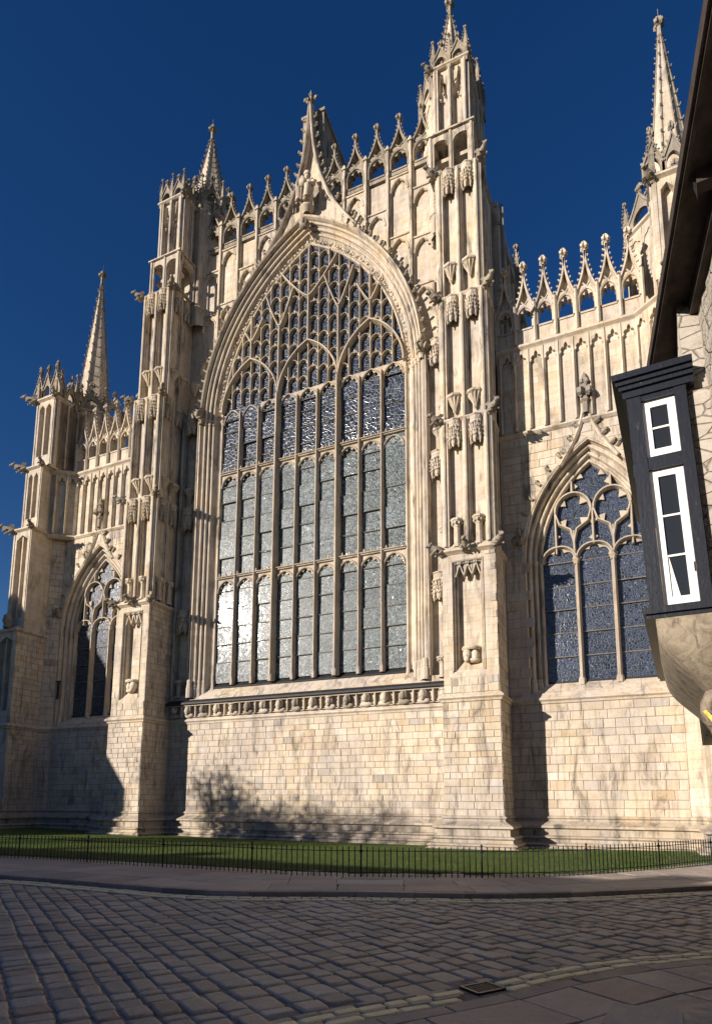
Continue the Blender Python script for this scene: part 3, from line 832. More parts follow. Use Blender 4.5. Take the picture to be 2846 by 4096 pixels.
# niche head cusps and bust corbel
mb = MB()
F2b = front(yf+.20)
for k in range(3):
    cx = 7.91+(k-1)*.30
    foil = foil_arch(.145, 9.72, .34, 3, .06, 16, cx)
    mb.plate(F2b, [(cx-.15, 9.70), (cx-.15, 10.2), (cx+.15, 10.2), (cx+.15, 9.70)] + foil[::-1], -.05, .10-.04*abs(k-1))
    mb.bar(F2b, [(cx-.16, 9.75), (cx, 10.22), (cx+.16, 9.75)], [(-.02, 0), (-.02, .16), (.02, .16), (.02, 0)])
    finial(mb, cx, yf+.06, 10.12, .26, .07)
part('niche_tracery', mb, M_CARVE, buttress)
mb = MB()
mb.lathe((7.93, yf+.30, 7.10), [(0, .03), (.36, .03), (.38, -.04), (.30, -.10)], 4, pi, 2*pi)
mb.blob((7.80, yf+.16, 6.84), .17, .17, .22, 8, 10, .07, 3); mb.blob((8.08, yf+.20, 6.80), .14, .15, .24, 8, 10, .10, 4)
mb.blob((7.80, yf+.03, 6.80), .05, .06, .06, 5, 6, .0, 4); mb.blob((7.80, yf+.06, 6.66), .12, .10, .12, 5, 8, .15, 5); mb.blob((7.98, yf+.2, 6.62), .30, .16, .1, 5, 8, .1, 6)
part('bust_corbel', mb, M_CARVE, buttress, True)
# set-off with beasts
PLB = lambda o=0.0: [(x0, 0.2), (x0, yf), (x1, yf), (x1, 0.2)]
mb = MB(); mb.plan(PLB(), [(-.10, 10.98), (.02, 10.84), (.13, 10.78), (.15, 10.70), (.07, 10.64), (.0, 10.58)])
mb.grid([[Vector((x0-.0, yf-.02, 10.84)), Vector((x1+.0, yf-.02, 10.84))], [Vector((x0, yf+.30, 11.12)), Vector((x1, yf+.30, 11.12))]])
part('set_off', mb, M_CARVE, buttress)
for (bx, by, rz, k, sc) in ((6.95, yf-.02, -.9, 1, 1.0), (7.93, yf-.05, 0, 0, 1.0), (8.95, yf-.02, .7, 1, 1.0)):
    place('gargoyle', ME_BEAST[k], buttress, (bx, by, 10.78), (0, 0, rz), (sc, sc, sc))
# three niche storeys
STAGES = [(10.95, 15.98, -2.16, 7.00, 8.90), (16.0, 21.27, -2.10, 7.00, 8.84), (21.3, 27.2, -1.95, 6.92, 8.72)]
for si, (z0, z1, yf, xa, xb) in enumerate(STAGES):
    mb = MB(); F = front(yf); xm = (xa+xb)/2
    mb.box(xa+.05, xb-.05, yf+.25, .3, z0, z1)
    mb.bar(F, [(xa+.12, z0), (xa+.12, z1)], SHW); mb.bar(F, [(xm-.02, z0), (xm-.02, z1)], SHW); mb.bar(F, [(xb-.17, z0), (xb-.17, z1)], SHW)
    mb.fbox(F, xb-.10, xb, z0, z1, -.26, -.10)
    # inner side (towards the window) and outer side
    FI = facex(xa, -1); FO = facex(xb, 1)
    for yy in (-yf-.14, -yf-.86):
        mb.bar(FI, [(yy, z0), (yy, z1)], SHW)
    for yy in (yf+.14, yf+.62, yf+1.15): mb.bar(FO, [(yy, z0), (yy, z1)], [(e, d-.02) for e, d in SH])
    st = part('niche_storey', mb, M_FINE, buttress)
    for cx, cy, rz in ((xa+(xm-xa)/2+.05, yf+.04, 0), (xm+(xb-xm)/2-.08, yf+.04, 0), (xa+.10, yf+.50, -pi/2), (xa+.10, yf+1.20, -pi/2)):
        place('niche_canopy', ME_CANOPY, buttress, (cx, cy+.10 if rz == 0 else cy, z1), (0, 0, rz), (.84, .95, 1.05))
        if si: place('statue_bracket', ME_BRACKET, buttress, (cx, cy+.12 if rz == 0 else cy, z0+1.05+.5*(si == 2)), (0, 0, rz))
        else: place('statue_pedestal', ME_PED, buttress, (cx, cy+.18 if rz == 0 else cy, z0), (0, 0, rz))
    mb = MB(); mb.plan([(xa, .1), (xa, yf), (xb, yf), (xb, .1)], [(-.30, z1+.10), (.04, z1+.05), (.06, z1), (.03, z1-.05), (.0, z1-.10), (-.3, z1-.10)])
    part('storey_string', mb, M_WEATH if si == 2 else M_CARVE, buttress)
    for bx, by, rz, k in ((xa-.02, yf, -.75, 2), (xb+.02, yf, .75, 0)): place('gargoyle', ME_BEAST[k], buttress, (bx, by, z1+.03), (0, 0, rz), (.95, .95, .95))
# open arcade stage
z0, z1, yf, xa, xb = 27.25, 29.25, -1.82, 6.60, 8.45
mb = MB(); F = front(yf); xm = (xa+xb)/2; w = (xb-xa)/2
def open_face(F, a0, a1, z0, z1, n, th=.22):
    hs = []; w = (a1-a0)/n
    for k in range(n):
        c = a0+w*(k+.5); hs.append(arch_pts(w/2-.10, z1-.62, .34, 0, 8, z0+.02, c))
    mb.plate(F, [(a0, z0), (a1, z0), (a1, z1), (a0, z1)], -th, 0, hs, back=True)
    for k in range(n+1): 
        c = a0+w*k; mb.bar(F, [(min(max(c, a0+.06), a1-.06), z0), (min(max(c, a0+.06), a1-.06), z1)], [(-.06, -.02), (-.05, .04), (0, .06), (.05, .04), (.06, -.02)])
open_face(F, xa, xb, z0, z1, 2)
open_face(facex(xb, 1, 0), yf+.001, yf+1.25, z0, z1, 1); open_face(facex(xa, -1, 0), -yf-1.25, -yf-.001, z0, z1, 1)
mb.box(xa-.10, xb+.10, yf-.10, .2, z1, z1+.07); mb.box(xa-.02, xb+.02, yf-.02, .2, z1+.07, z1+.14)
mb.box(xa+.1, xb-.1, yf+.30, yf+.55, z0+.95, z0+1.12)
part('open_stage', mb, M_FINE, buttress)
# upper shaft with panelled faces, parapet of gablets
z0, z1, yf, xa, xb = 29.39, 32.75, -1.62, 6.72, 8.25
mb = MB(); mb.box(xa+.05, xb-.05, yf+.22, .2, z0, z1); F = front(yf); xm = (xa+xb)/2
for c in (xa+.12, xm, xb-.12): mb.bar(F, [(c, z0), (c, z1)], SHW)
for FF, ys in ((facex(xb, 1), (yf+.12, yf+.75)), (facex(xa, -1), (-yf-.12, -yf-.75))):
    for yy in ys: mb.bar(FF, [(yy, z0), (yy, z1)], SHW)
for c in ((xa+xm)/2, (xm+xb)/2):
    mb.plate(F, [(c-.26, z1-.9), (c-.26, z1), (c+.26, z1), (c+.26, z1-.9)] + foil_arch(.24, z1-.95, .5, 3, .08, 16, c)[::-1], -.3, -.10)
    mb.bar(F, [(c-.22, z1-1.5), (c-.08, z1-.9), (c, z1-.15)], [(-.025, -.2), (0, .0), (.025, -.2)]); mb.bar(F, [(c+.22, z1-1.5), (c+.08, z1-.9), (c, z1-.15)], [(-.025, -.2), (0, .0), (.025, -.2)])
    for k in range(5): mb.blob((c+.12*sin(k*2.4), yf+.10, z1-.35-k*.28), .06, .07, .08, 3, 5, .3, k)
mb.plan([(xa, .2), (xa, yf), (xb, yf), (xb, .2)], [(-.3, z1+.16), (.09, z1+.14), (.10, z1+.06), (.02, z1), (-.3, z1)])
part('upper_stage', mb, M_FINE, buttress)
def gablet(w, h, sill=.0):
    m = MB(); F = Frame((0, 0, 0), (1, 0, 0))
    sd = ogee(w/2, .30, h, 6, .2); out = [(-w/2, 0)] + [(-x, z) for x, z in sd] + [(x, z) for x, z in sd[::-1][1:]] + [(w/2, 0)]
    m.plate(F, out, -.16, 0, [arch_pts(w*.30, .22, .28, 0, 6, .08)], back=True)
    gp = [(-.03, -.05), (-.025, .05), (.025, .05), (.03, -.05)]
    m.bar(F, [(-x, z) for x, z in sd], gp); m.bar(F, [(x, z) for x, z in sd[::-1]], gp)
    for s in (-1, 1):
        for k in (1, 2, 3, 4): crocket(m, (s*sd[k][0], .05, sd[k][1]), (s, 0, .2), .09, k)
    finial(m, 0, .05, h-.05, .38, .10); return m
ME_GABLET = gablet(.74, 1.05).mesh('gablet', M_WEATH)
def pinn(h, r):
    m = MB(); m.lathe((0, 0, 0), [(r, 0), (r, h*.48), (r*1.25, h*.5), (r*1.0, h*.54), (r*.15, h*.93), (0, h)], 4, rot=pi/4)
    for k in range(4):
        for j in range(4):
            t = .56+.09*j; rr = r*1.0*(1-(t-.54)/.42); a = pi/4+k*pi/2; crocket(m, (rr*cos(a), rr*sin(a), h*t), (cos(a), sin(a), .2), .07, j)
    finial(m, 0, 0, h*.93, .24, .07); return m
ME_PINN = pinn(1.75, .12).mesh('pinnacle', M_WEATH)
gy = z1+.14
for c in ((xa+xm)/2, (xm+xb)/2): place('gablet', ME_GABLET, buttress, (c, yf, gy))
for yy in (yf+.45, yf+1.2):
    place('gablet', ME_GABLET, buttress, (xb, yy, gy), (0, 0, pi/2)); place('gablet', ME_GABLET, buttress, (xa, yy, gy), (0, 0, -pi/2))
for px, py in ((xa+.05, yf+.05), (xb-.05, yf+.05), (xm, yf+.02), (xb-.05, yf+.85), (xa+.05, yf+.85)): place('pinnacle', ME_PINN, buttress, (px, py, gy-.3), (0, 0, 0), (1, 1, 1.0))
place('gargoyle', ME_BEAST[1], buttress, (xa-.02, yf, z1+.12), (0, 0, -.75), (.8, .8, .8))

# ================================================================== spires
def spire_mb(r, z0, z1, n=8, nc=14, cs=.13):
    m = MB()
    m.lathe((0, 0, 0), [(r, z0), (r*.07, z1-1.1)], n, rot=pi/n)
    return m
def spire_det(r, z0, z1, n=8, nc=14, cs=.13):
    m = MB()
    for k in range(n):
        a = pi/n+2*pi*k/n; rr = lambda t: r+(r*.07-r)*t
        m.tube([(rr(0)*cos(a), rr(0)*sin(a), z0), (rr(1)*cos(a), rr(1)*sin(a), z1-1.1)], [.06, .035], 4)
        for j in range(nc):
            t = (j+.4)/nc; crocket(m, ((rr(t)+.02)*cos(a), (rr(t)+.02)*sin(a), z0+(z1-1.1-z0)*t), (cos(a), sin(a), .35), cs*(1-.35*t), j)
    m.lathe((0, 0, z1-1.15), [(.10, 0), (.16, .05), (.10, .10), (.09, .5)], 6)
    finial(m, 0, 0, z1-.75, .75, .21); m.tube([(0, 0, z1-.05), (0, 0, z1+.35)], .012, 4)
    return m
def turret(cx, cy, r, zb, zc, zt, spr, name, parent):
    """octagonal turret: panelled drum, ring of gablets, crocketed spire"""
    m = MB(); m.lathe((0, 0, 0), [(r, zb), (r, zc)], 8, rot=pi/8)
    for k in range(8):
        a = pi/8+k*pi/4; m.tube([(r*cos(a), r*sin(a), zb), (r*cos(a), r*sin(a), zc)], .09, 6)
        b = k*pi/4; rr = r*cos(pi/8); m.tube([(rr*cos(b), rr*sin(b), zb), (rr*cos(b), rr*sin(b), zc-.3)], .05, 5)
        t = Vector((-sin(b), cos(b), 0)); F = Frame((rr*cos(b), rr*sin(b), 0), t)
        hwid = r*sin(pi/8)
        for s in (-.5, .5):
            c = s*hwid; foil = foil_arch(hwid*.42, zc-.75, .42, 3, .08, 14, c)
            m.plate(F, [(c-hwid*.48, zc-.77), (c-hwid*.48, zc), (c+hwid*.48, zc), (c+hwid*.48, zc-.77)] + foil[::-1], -.02, .05)
    m.lathe((0, 0, zc), [(r*1.0, -.02), (r*1.08, .06), (r*1.09, .14), (r*.9, .20)], 8, rot=pi/8)
    T = place(name, m.mesh(name, M_ASH), parent, (cx, cy, 0))
    sm = spire_mb(spr, zc+.1, zt); S = place('spire', sm.mesh('spire', M_ASH), T)
    tag(place('spire_crockets', spire_det(spr, zc+.1, zt).mesh('spire_crockets', M_WEATH), T), kind='stuff')
    for k in range(8):
        b = k*pi/4; rr = r*cos(pi/8)*1.03; g = place('gablet', ME_GABLET, T, (rr*cos(b), rr*sin(b), zc+.12), (0, 0, b+pi/2), (1.0*r/1.15, 1, 1.35))
        a = pi/8+k*pi/4; place('pinnacle', ME_PINN, T, (r*1.03*cos(a), r*1.03*sin(a), zc-.35), (0, 0, 0), (1.1, 1.1, 1.15))
    return T
inner = turret(6.95, 0.75, 1.40, 26.0, 33.2, 39.9, 1.15, 'stair_turret', minster)
corner = turret(15.7, 1.5, 1.88, 0.0, 23.7, 34.5, 1.06, 'corner_turret', minster)
# ================================================================== aisle bay (right built, left mirrored)
AX, AA, AZ, AS, AH = 12.12, 1.86, 5.98, 10.55, 3.72
mb = MB()
hole = arch_pts(AA, AS, AH, .55, 16, 5.5, AX)
mb.plate(WALL, [(8.9, 0), (14.66, 0), (14.66, 15.6), (14.05, 15.6), (14.05, 19.3), (8.9, 19.3)], -1.0, 0, [hole])
mb.add([(14.64, YW, 0), (15.15, -1.05, 0), (15.15, -1.05, 15.7), (14.64, YW, 15.7)], [(0, 1, 2, 3)]); mb.add([(14.0, YW, 15.6), (15.15, -1.45, 15.6), (15.15, -1.45, 19.3), (14.0, YW, 19.3), (14.64, YW, 15.6)], [(0, 1, 2, 3), (0, 4, 1)])
aisle_wall = part('aisle_wall', mb, M_ASH)
aw = MB()
ap = rolls([(-.02, -.05), (0, .06), (.05, .12, .05), (.12, .10), (.17, .15), (.24, .23, .06), (.32, .22), (.36, .30), (.43, .38, .06), (.52, .38), (.56, .52), (.60, .64), (.66, .66), (.70, .60), (.71, .35)])
GA2 = front(0.05)
arch_sweep(aw, GA2, AA, AS, AH, ap, None, 24, AX)
lw = [(e, d) for e, d in ap if e <= .53]+[(.56, .58), (.60, .40)]
for s in (-1, 1): aw.grid([[GA2(AX+s*(AA+e), z, d) for z in (5.5, AS)] for e, d in lw])
aisle_window = part('aisle_window', aw, M_FINE)
for s in (-1, 1):
    m = MB(); m2 = MB()
    for e, d, r in ((.05, .12, .06), (.24, .23, .075), (.43, .38, .075)):
        m2.lathe((AX+s*(AA+e), .05-d, 10.42), [(r, 0), (r*1.3, .03), (r*1.1, .06), (r*1.5, .16), (r*1.6, .20), (r, .22)], 8)
        m.lathe((AX+s*(AA+e), .05-d, 5.6), [(r*1.7, -.1), (r*1.7, .30), (r*1.3, .38), (r*1.5, .42), (r, .50)], 8)
    part('shaft_base', m, M_CARVE, aisle_window); part('capital', m2, M_CARVE, aisle_window)
for s in (-1, 1): place('label_stop', crouch(4), aisle_window, (AX+s*(AA+.68), -.6, 10.75+.5), (0, 0, s*.3), (.9, .9, .9))
MA = .63
m = MB(); m.bar(Frame((0, 0, 0), (1, 0, 0)), [(0, 5.95), (0, 10.6)], MPROF(.085, .24)); m.lathe((0, -.12, 5.82), [(.13, 0), (.13, .18), (.10, .28)], 6)
m.lathe((0, -.13, 10.35), [(.08, 0), (.12, .03), (.10, .07), (.15, .18), (.08, .22)], 6)
me = m.mesh('mullion', M_MULL)
for s in (-1, 1): place('mullion', me, aisle_window, (AX+s*MA, .05, 0))
tr = MB(); FT = front(.05)
def ta(pts, w=.055, d=.17):
    seg = []
    for p in pts:
        if in_arch(p[0]-AX, p[1], AA, AS, AH, .03): seg.append(p)
        else:
            if len(seg) > 1: tr.bar(FT, seg, BP(w, d))
            seg = []
    if len(seg) > 1: tr.bar(FT, seg, BP(w, d))
for k in (-1, 0, 1):
    ta(arch_pts(MA if k == 0 else .615, AS, .56, 0, 10, None, AX+k*MA*1.98), .06, .20)
    w = MA-.06; c = AX+k*MA*1.98
    tr.plate(FT, [(c-w, AS-.02), (c-w, AS+.3), (c, AS+.56), (c+w, AS+.3), (c+w, AS-.02)] + foil_arch(w-.03, AS, .50, 3, .17, 26, c)[::-1], -.03, .05)
def ring(cx, cz, r, n=28): return [(cx+r*cos(2*pi*k/n), cz+r*sin(2*pi*k/n)*1.12) for k in range(n+1)]
for s in (-1, 1):
    cx, cz = AX+s*.68, 12.45
    ta([(cx+.64*cos(a), cz+.72*sin(a)*(1 if a < pi else 1.0)) for a in [pi*k/14 for k in range(15)]], .06, .205)
    ta([(cx-.64, cz), (cx-.50, cz-.45), (cx-.10, cz-.72), (cx, cz-1.2)], .05, .18); ta([(cx+.64, cz), (cx+.50, cz-.45), (cx+.10, cz-.72), (cx, cz-1.2)], .05, .184)
    ta([(cx, cz-.78), (cx, AS+.25)], .05, .176)
    ta(lin((AX+s*.68, 13.15), (AX+s*.68, 14.4), 16), .05, .19)
    ta(lin((AX+s*1.32, AS+.3), (AX+s*1.32, 13.4), 30), .045, .165)
    for q in range(4):                                                 # quatrefoil cusps
        a = pi/4+q*pi/2; tr.plate(FT, [(cx+.60*cos(a-.28), cz+.66*sin(a-.28)), (cx+.34*cos(a), cz+.37*sin(a)), (cx+.60*cos(a+.28), cz+.66*sin(a+.28))], -.03, .06)
    for zz in (11.55, 12.2): tr.plate(FT, [(AX+s*1.30, zz-.1), (AX+s*1.16, zz), (AX+s*1.30, zz+.1)], -.03, .06); tr.plate(FT, [(AX+s*.04, zz-.3), (AX+s*.16, zz-.2), (AX+s*.04, zz-.1)], -.03, .06)
    tr.plate(FT, [(AX+s*.66, 13.3), (AX+s*.46, 13.42), (AX+s*.62, 13.60)], -.03, .06); tr.plate(FT, [(AX+s*.50, 13.72), (AX+s*.26, 13.74), (AX+s*.36, 13.95)], -.03, .06)
ta(lin((AX, 11.05), (AX, 12.45), 10), .05, .17)
part('tracery', tr, M_MULL, aisle_window)
zr = [5.98, 6.91, 7.8, 8.7, 9.58, 10.52, 11.3]
m = MB(); m.tube([(-AA, 0, 0), (AA, 0, 0)], .022, 5, False); ME_SB2 = m.mesh('saddle_bar', M_SADDLE)
for i in range(len(zr)-1):
    m = MB(); m.plate(Frame((0, 0, 0), (1, 0, 0)), [(-MA, zr[i]), (MA, zr[i]), (MA, zr[i+1]), (-MA, zr[i+1])], -.012, 0)
    me = m.mesh('pane', M_GLASS_AISLE)
    for k in (-1, 0, 1): place('pane', me, aisle_window, (AX+k*2*MA, .09, 0), (random.uniform(-.004, .004), 0, random.uniform(-.004, .004)))
    if i: place('saddle_bar', ME_SB2, aisle_window, (AX, .05, zr[i]))
conv2 = [(x-AX+AX, z) for x, z in arch_pts(AA+.04, AS, AH, 0, 12, None, AX)]
for k in range(6):
    xa, xb = AX-AA+.62*k, AX-AA+.62*(k+1)
    for zz in (11.3, 12.2, 13.1, 14.0):
        poly = clip_convex([(xa, zz), (xb, zz), (xb, zz+.9), (xa, zz+.9)], conv2+[(AX+AA, 9), (AX-AA, 9)])
        if len(poly) >= 3: pane_poly(poly, .092+.001*(k % 2), M_GLASS_AISLE, aisle_window)
# sloping sill and sill string
m = MB(); rnd = random.Random(5); xs = [9.9, 10.75, 11.6, 12.5, 13.4, 14.3]
for i in range(5):
    for (ya, za, yb, zb) in ((.05, 5.96, -.28, 5.70), (-.275, 5.71, -.62, 5.40)):
        a, b = xs[i]+.005, xs[i+1]-.005; o = rnd.uniform(-.006, .006); m.cur = .5+.3*rnd.random()
        m.add([(a, ya, za+o), (b, ya, za+o), (b, yb, zb+o), (a, yb, zb+o), (a, yb, zb-.2), (b, yb, zb-.2)], [(0, 3, 2, 1), (3, 4, 5, 2)])
part('sloping_sill', m, M_BLOCK, aisle_window)
m = MB(); m.fbox(front(.05), AX-AA, AX+AA, 5.9, 6.0, -.1, .05); part('lead_sill', m, M_LEAD, aisle_window)
# ogee hood top, crockets, finial
m = MB()
oc = [(1.0, 14.05), (.72, 14.5), (.46, 14.95), (.25, 15.45), (.13, 15.9), (.06, 16.4)]
m.bar(WALL, [(AX-x, z) for x, z in oc], [(-.08, 0), (-.07, .08), (0, .14), (.07, .08), (.08, 0)]); m.bar(WALL, [(AX+x, z) for x, z in oc[::-1]], [(-.08, 0), (-.07, .076), (0, .136), (.07, .076), (.08, 0)])
part('ogee_hood', m, M_FINE, aisle_window)
m = MB()
for i, (x, z) in enumerate(arch_pts(AA, AS, AH, .72, 9)):
    if z > AS+.9 and abs(x) > .9:
        R = (AA*AA+AH*AH)/(2*AA); n = Vector((x+(R-AA)*(1 if x > 0 else -1), 0, z-AS)).normalized(); crocket(m, (AX+x, YW-.05, z), n, .20, i)
for s in (-1, 1):
    for k in (1, 2, 3): crocket(m, (AX+s*oc[k][0], YW-.08, oc[k][1]), (s, 0, .4), .24, k)
tag(part('hood_crockets', m, M_WEATH, aisle_window), kind='stuff'); m = MB()
finial(m, AX, YW-.10, 15.9, 1.7, .30)
part('window_finial', m, M_WEATH, aisle_window)
# strings and blind arcade
PLA = [(8.9, YW), (14.0, YW), (15.1, -1.45)]
m = MB(); m.plan(PLA, [(-.02, 15.84), (.10, 15.76), (.13, 15.68), (.05, 15.60), (-.02, 15.55)]); part('arcade_string', m, M_CARVE, aisle_wall)
m = MB(); m.plan(PLA, [(-.4, 19.62), (.10, 19.46), (.17, 19.40), (.19, 19.30), (.10, 19.22), (.03, 19.12), (-.02, 19.1)]); part('cornice', m, M_CARVE, aisle_wall)
m = MB()
N = 9; W0, W1 = 9.04, 14.02
for k in range(N+1):
    x = W0+(W1-W0)*k/N; m.bar(WALL, [(x, 15.8), (x, 19.15)], [(-.07, 0), (-.06, .10), (0, .17), (.06, .10), (.07, 0)])
for k in range(N):
    c = W0+(W1-W0)*(k+.5)/N; w = (W1-W0)/N/2
    m.plate(WALL, [(c-w, 18.55), (c-w, 19.14), (c+w, 19.14), (c+w, 18.55)] + foil_arch(w-.07, 18.6, .42, 3, .11, 20, c)[::-1], 0, .13)
FC = Frame((14.0, YW, 0), (1.1, -.88, 0))
for k in range(1, 3): m.bar(FC, [(1.4*k/2.5, 15.8), (1.4*k/2.5, 19.15)], [(-.07, 0), (-.06, .10), (0, .17), (.06, .10), (.07, 0)])
for k in range(2):
    c = .28+.56*k; m.plate(FC, [(c-.26, 18.55), (c-.26, 19.14), (c+.26, 19.14), (c+.26, 18.55)] + foil_arch(.2, 18.6, .42, 3, .1, 16, c)[::-1], 0, .12)
part('blind_arcade', m, M_FINE, aisle_wall)
me = merlon(.775, 20.20, 20.72, 21.08, 21.15, 22.75, 23.24, .34, 19.4, 6, .10).mesh('merlon', M_CARVE)
me2 = merlon(.80, 20.20, 20.72, 21.08, 21.15, 22.75, 23.24, .34, 19.4, 6, .10).mesh('merlon', M_WEATH)
for k in range(7): place('merlon', me, aisle_wall, (9.27+.775*k, YW, 0))
for i, sgn in enumerate((1,)):
    m = MB()
    for k in range(8):
        x = 9.27+.775*(k-.5); m.bar(WALL, [(x, 19.5), (x, 21.2)], [(-.07, -.1), (-.06, .05), (0, .10), (.06, .05), (.07, -.1)])
    part('parapet_ribs', m, M_CARVE, aisle_wall)

# ================================================================== corner buttress
m = MB()
lev = [(0, 5.3, -2.75), (5.3, 10.15, -2.70), (10.15, 15.75, -2.35), (15.75, 19.4, -2.05), (19.4, 23.5, -1.85)]
wid = [(15.1, 16.65), (15.1, 16.6), (15.1, 16.45), (15.08, 16.35), (14.75, 16.2)]
for (z0, z1, y), (xa, xb) in zip(lev, wid):
    m.box(xa+.05, xb-.05, y+.28, 1.0, z0, z1); F = front(y)
    if z0 < 5: m.box(xa, xb, y, 1.0, z0-.3, z1); continue
    n = 1 if z0 < 15 else 2
    hs = []
    for k in range(n):
        w = (xb-xa-.44)/n; a = xa+.22+w*k+.05; b = a+w-.10
        hs.append([(a, z0+.75), (b, z0+.75), (b, z1-.55)] + [((a+b)/2, z1-.30)] + [(a, z1-.55)])
    m.plate(F, [(xa, z0), (xb, z0), (xb, z1), (xa, z1)], -.3, 0, hs)
    m.box(xa, xa+.14, y+.3, 1.0, z0, z1); m.box(xb-.14, xb, y+.3, 1.0, z0, z1); m.box(xa+.02, xb-.02, -1.2, 1.0, z0, z1)
    if n == 1: c = (xa+xb)/2; m.bar(F, [(c, z0+.8), (c, z1-.4)], [(-.05, -.28), (-.04, -.05), (.04, -.05), (.05, -.28)])
    for a in (xa+.10, xb-.10): m.bar(F, [(a, z0), (a, z1)], [(-.05, 0), (-.04, .03), (.04, .03), (.05, 0)])
corner_buttress = part('corner_buttress', m, M_ASH)
for (z, y, xa, xb) in ((10.15, -2.70, 15.1, 16.6), (15.75, -2.35, 15.1, 16.45), (19.4, -2.05, 15.08, 16.35), (23.5, -1.85, 14.75, 16.2)):
    m = MB(); m.plan([(xa, -.8), (xa, y), (xb, y), (xb, 1.0)], [(-.35, z+.36), (.02, z+.10), (.12, z+.06), (.13, z-.02), (.04, z-.08), (-.02, z-.12)])
    part('buttress_string', m, M_CARVE, corner_buttress)
for z, y, xa, xb in ((15.75, -2.35, 15.1, 16.45), (19.4, -2.05, 15.08, 16.35), (23.5, -1.85, 14.75, 16.2)):
    place('gargoyle', ME_BEAST[2], corner_buttress, (xb, y, z+.05), (0, 0, .95), (1.25, 1.4, 1.1)); place('gargoyle', ME_BEAST[1], corner_buttress, (xa, y, z+.05), (0, 0, -.5), (.9, .9, .9))
m = MB(); m.blob((15.85, -2.72, 10.75), .24, .24, .30, 7, 10, .12, 3); m.lathe((15.85, -2.66, 10.3), [(.22, 0), (.25, .1), (.2, .25)], 8); part('carved_corbel', m, M_WEATH, corner_buttress, True)
for px in (14.85, 15.5, 16.1): place('gablet', ME_GABLET, corner_buttress, (px, -1.85, 23.6), (0, 0, 0), (1.0, 1, 1.5))
for py in (-1.5, -.85, -.2): place('gablet', ME_GABLET, corner_buttress, (14.75, py, 23.6), (0, 0, -pi/2), (.9, 1, 1.3))
for px, py in ((14.8, -1.8), (16.15, -1.8), (14.8, -.5)): place('pinnacle', ME_PINN, corner_buttress, (px, py, 23.3), (0, 0, 0), (1.1, 1.1, 1.3))
# panels on the flank above the aisle parapet
m = MB(); F = facex(14.75, -1)
for yy in (1.7, 1.0, .35, -.3): m.bar(F, [(yy, 19.6), (yy, 23.4)], [(-.06, 0), (-.05, .07), (.05, .07), (.06, 0)])
m.box(14.75, 15.6, -1.5, 1.0, 19.5, 23.5)
part('flank_panels', m, M_FINE, corner_buttress)

# niche strip between window and buttress
st = MB()
for x in (5.92, 6.86): st.bar(front(YW), [(x, 6.5), (x, 20.6)], [(e*.8, d) for e, d in SH])
st.box(5.8, 6.98, YW+.02, YW+.34, 6.26, 6.5)
strip = part('niche_strip', st, M_FINE)
for z in (20.92, 15.85, 10.66): place('niche_canopy', ME_CANOPY, strip, (6.40, YW+.22, z), (0, 0, 0), (1.15, 1.2, 1.05))
place('statue_pedestal', ME_PED, strip, (6.42, YW+.12, 6.42), (0, 0, 0), (.9, .9, .75))
for z in (16.9, 22.6, 27.0): place('statue_bracket', ME_BRACKET, strip, (6.42, YW+.22, z), (0, 0, 0), (.9, .9, .9))

for root in (buttress, aisle_wall, aisle_window, corner_buttress, strip, inner, corner): copy_tree(root, minster, True)

m = MB(); m.fbox(front(YW), -14.48, -14.30, 6.85, 7.75, .024, .03); m.fbox(front(YW), -14.55, -14.23, 7.75, 7.82, .0, .06); part('slit_window', m, M_IRON)
# nave body behind: clerestory wall, parapet, roof
m = MB()
for s in (-1, 1):
    m.box(min(s*7.6, s*8.55), max(s*7.6, s*8.55), 1.7, 30, 0, 28.6); m.box(min(s*7.5, s*8.7), max(s*7.5, s*8.7), 1.7, 30, 28.6, 28.85)
    m.box(min(s*8.7, s*14.6), max(s*8.7, s*14.6), 1.2, 30, 0, 19.2)
    m.box(min(s*14, s*15.4), max(s*14, s*15.4), 1.2, 30, 0, 20.0)
m.box(-8.2, 8.2, 29, 30, 0, 33); m.box(-8.5, 8.5, .55, .9, 0, 28)
for s in (-1, 1):
    FN = facex(s*8.55, s)
    for y in (1.85, 2.3, 3.2, 4.2, 5.4, 6.8, 8.4, 10.4, 12.8):
        m.bar(FN, [(s*y, 18), (s*y, 28.55)], [(-.14, 0), (-.12, .16), (-.05, .22), (.05, .22), (.12, .16), (.14, 0)])
    for z in (24.2, 27.6): m.fbox(FN, min(s*1.7, s*29), max(s*1.7, s*29), z, z+.16, 0, .26)
nave = part('nave_walls', m, M_ASH)
m = MB(); m.add([(-8.2, .9, 27.5), (8.2, .9, 27.5), (8.2, 30, 27.5), (-8.2, 30, 27.5), (0, .9, 30), (0, 30, 30)], [(0, 3, 5, 4), (1, 4, 5, 2)])
part('nave_roof', m, M_ROOF)
for s in (-1, 1):
    for k, y in enumerate((6.5, 12.5, 18.5)): place('pinnacle', ME_PINN, nave, (s*8.75, y, 27.2), (0, 0, 0), (2.0, 2.0, 2.0))
m = MB(); m.tube([(9.0, 1.2, 20), (9.0, 1.2, 27.8), (8.9, 1.6, 28.4)], .09, 8); part('downpipe', m, M_ROOF)

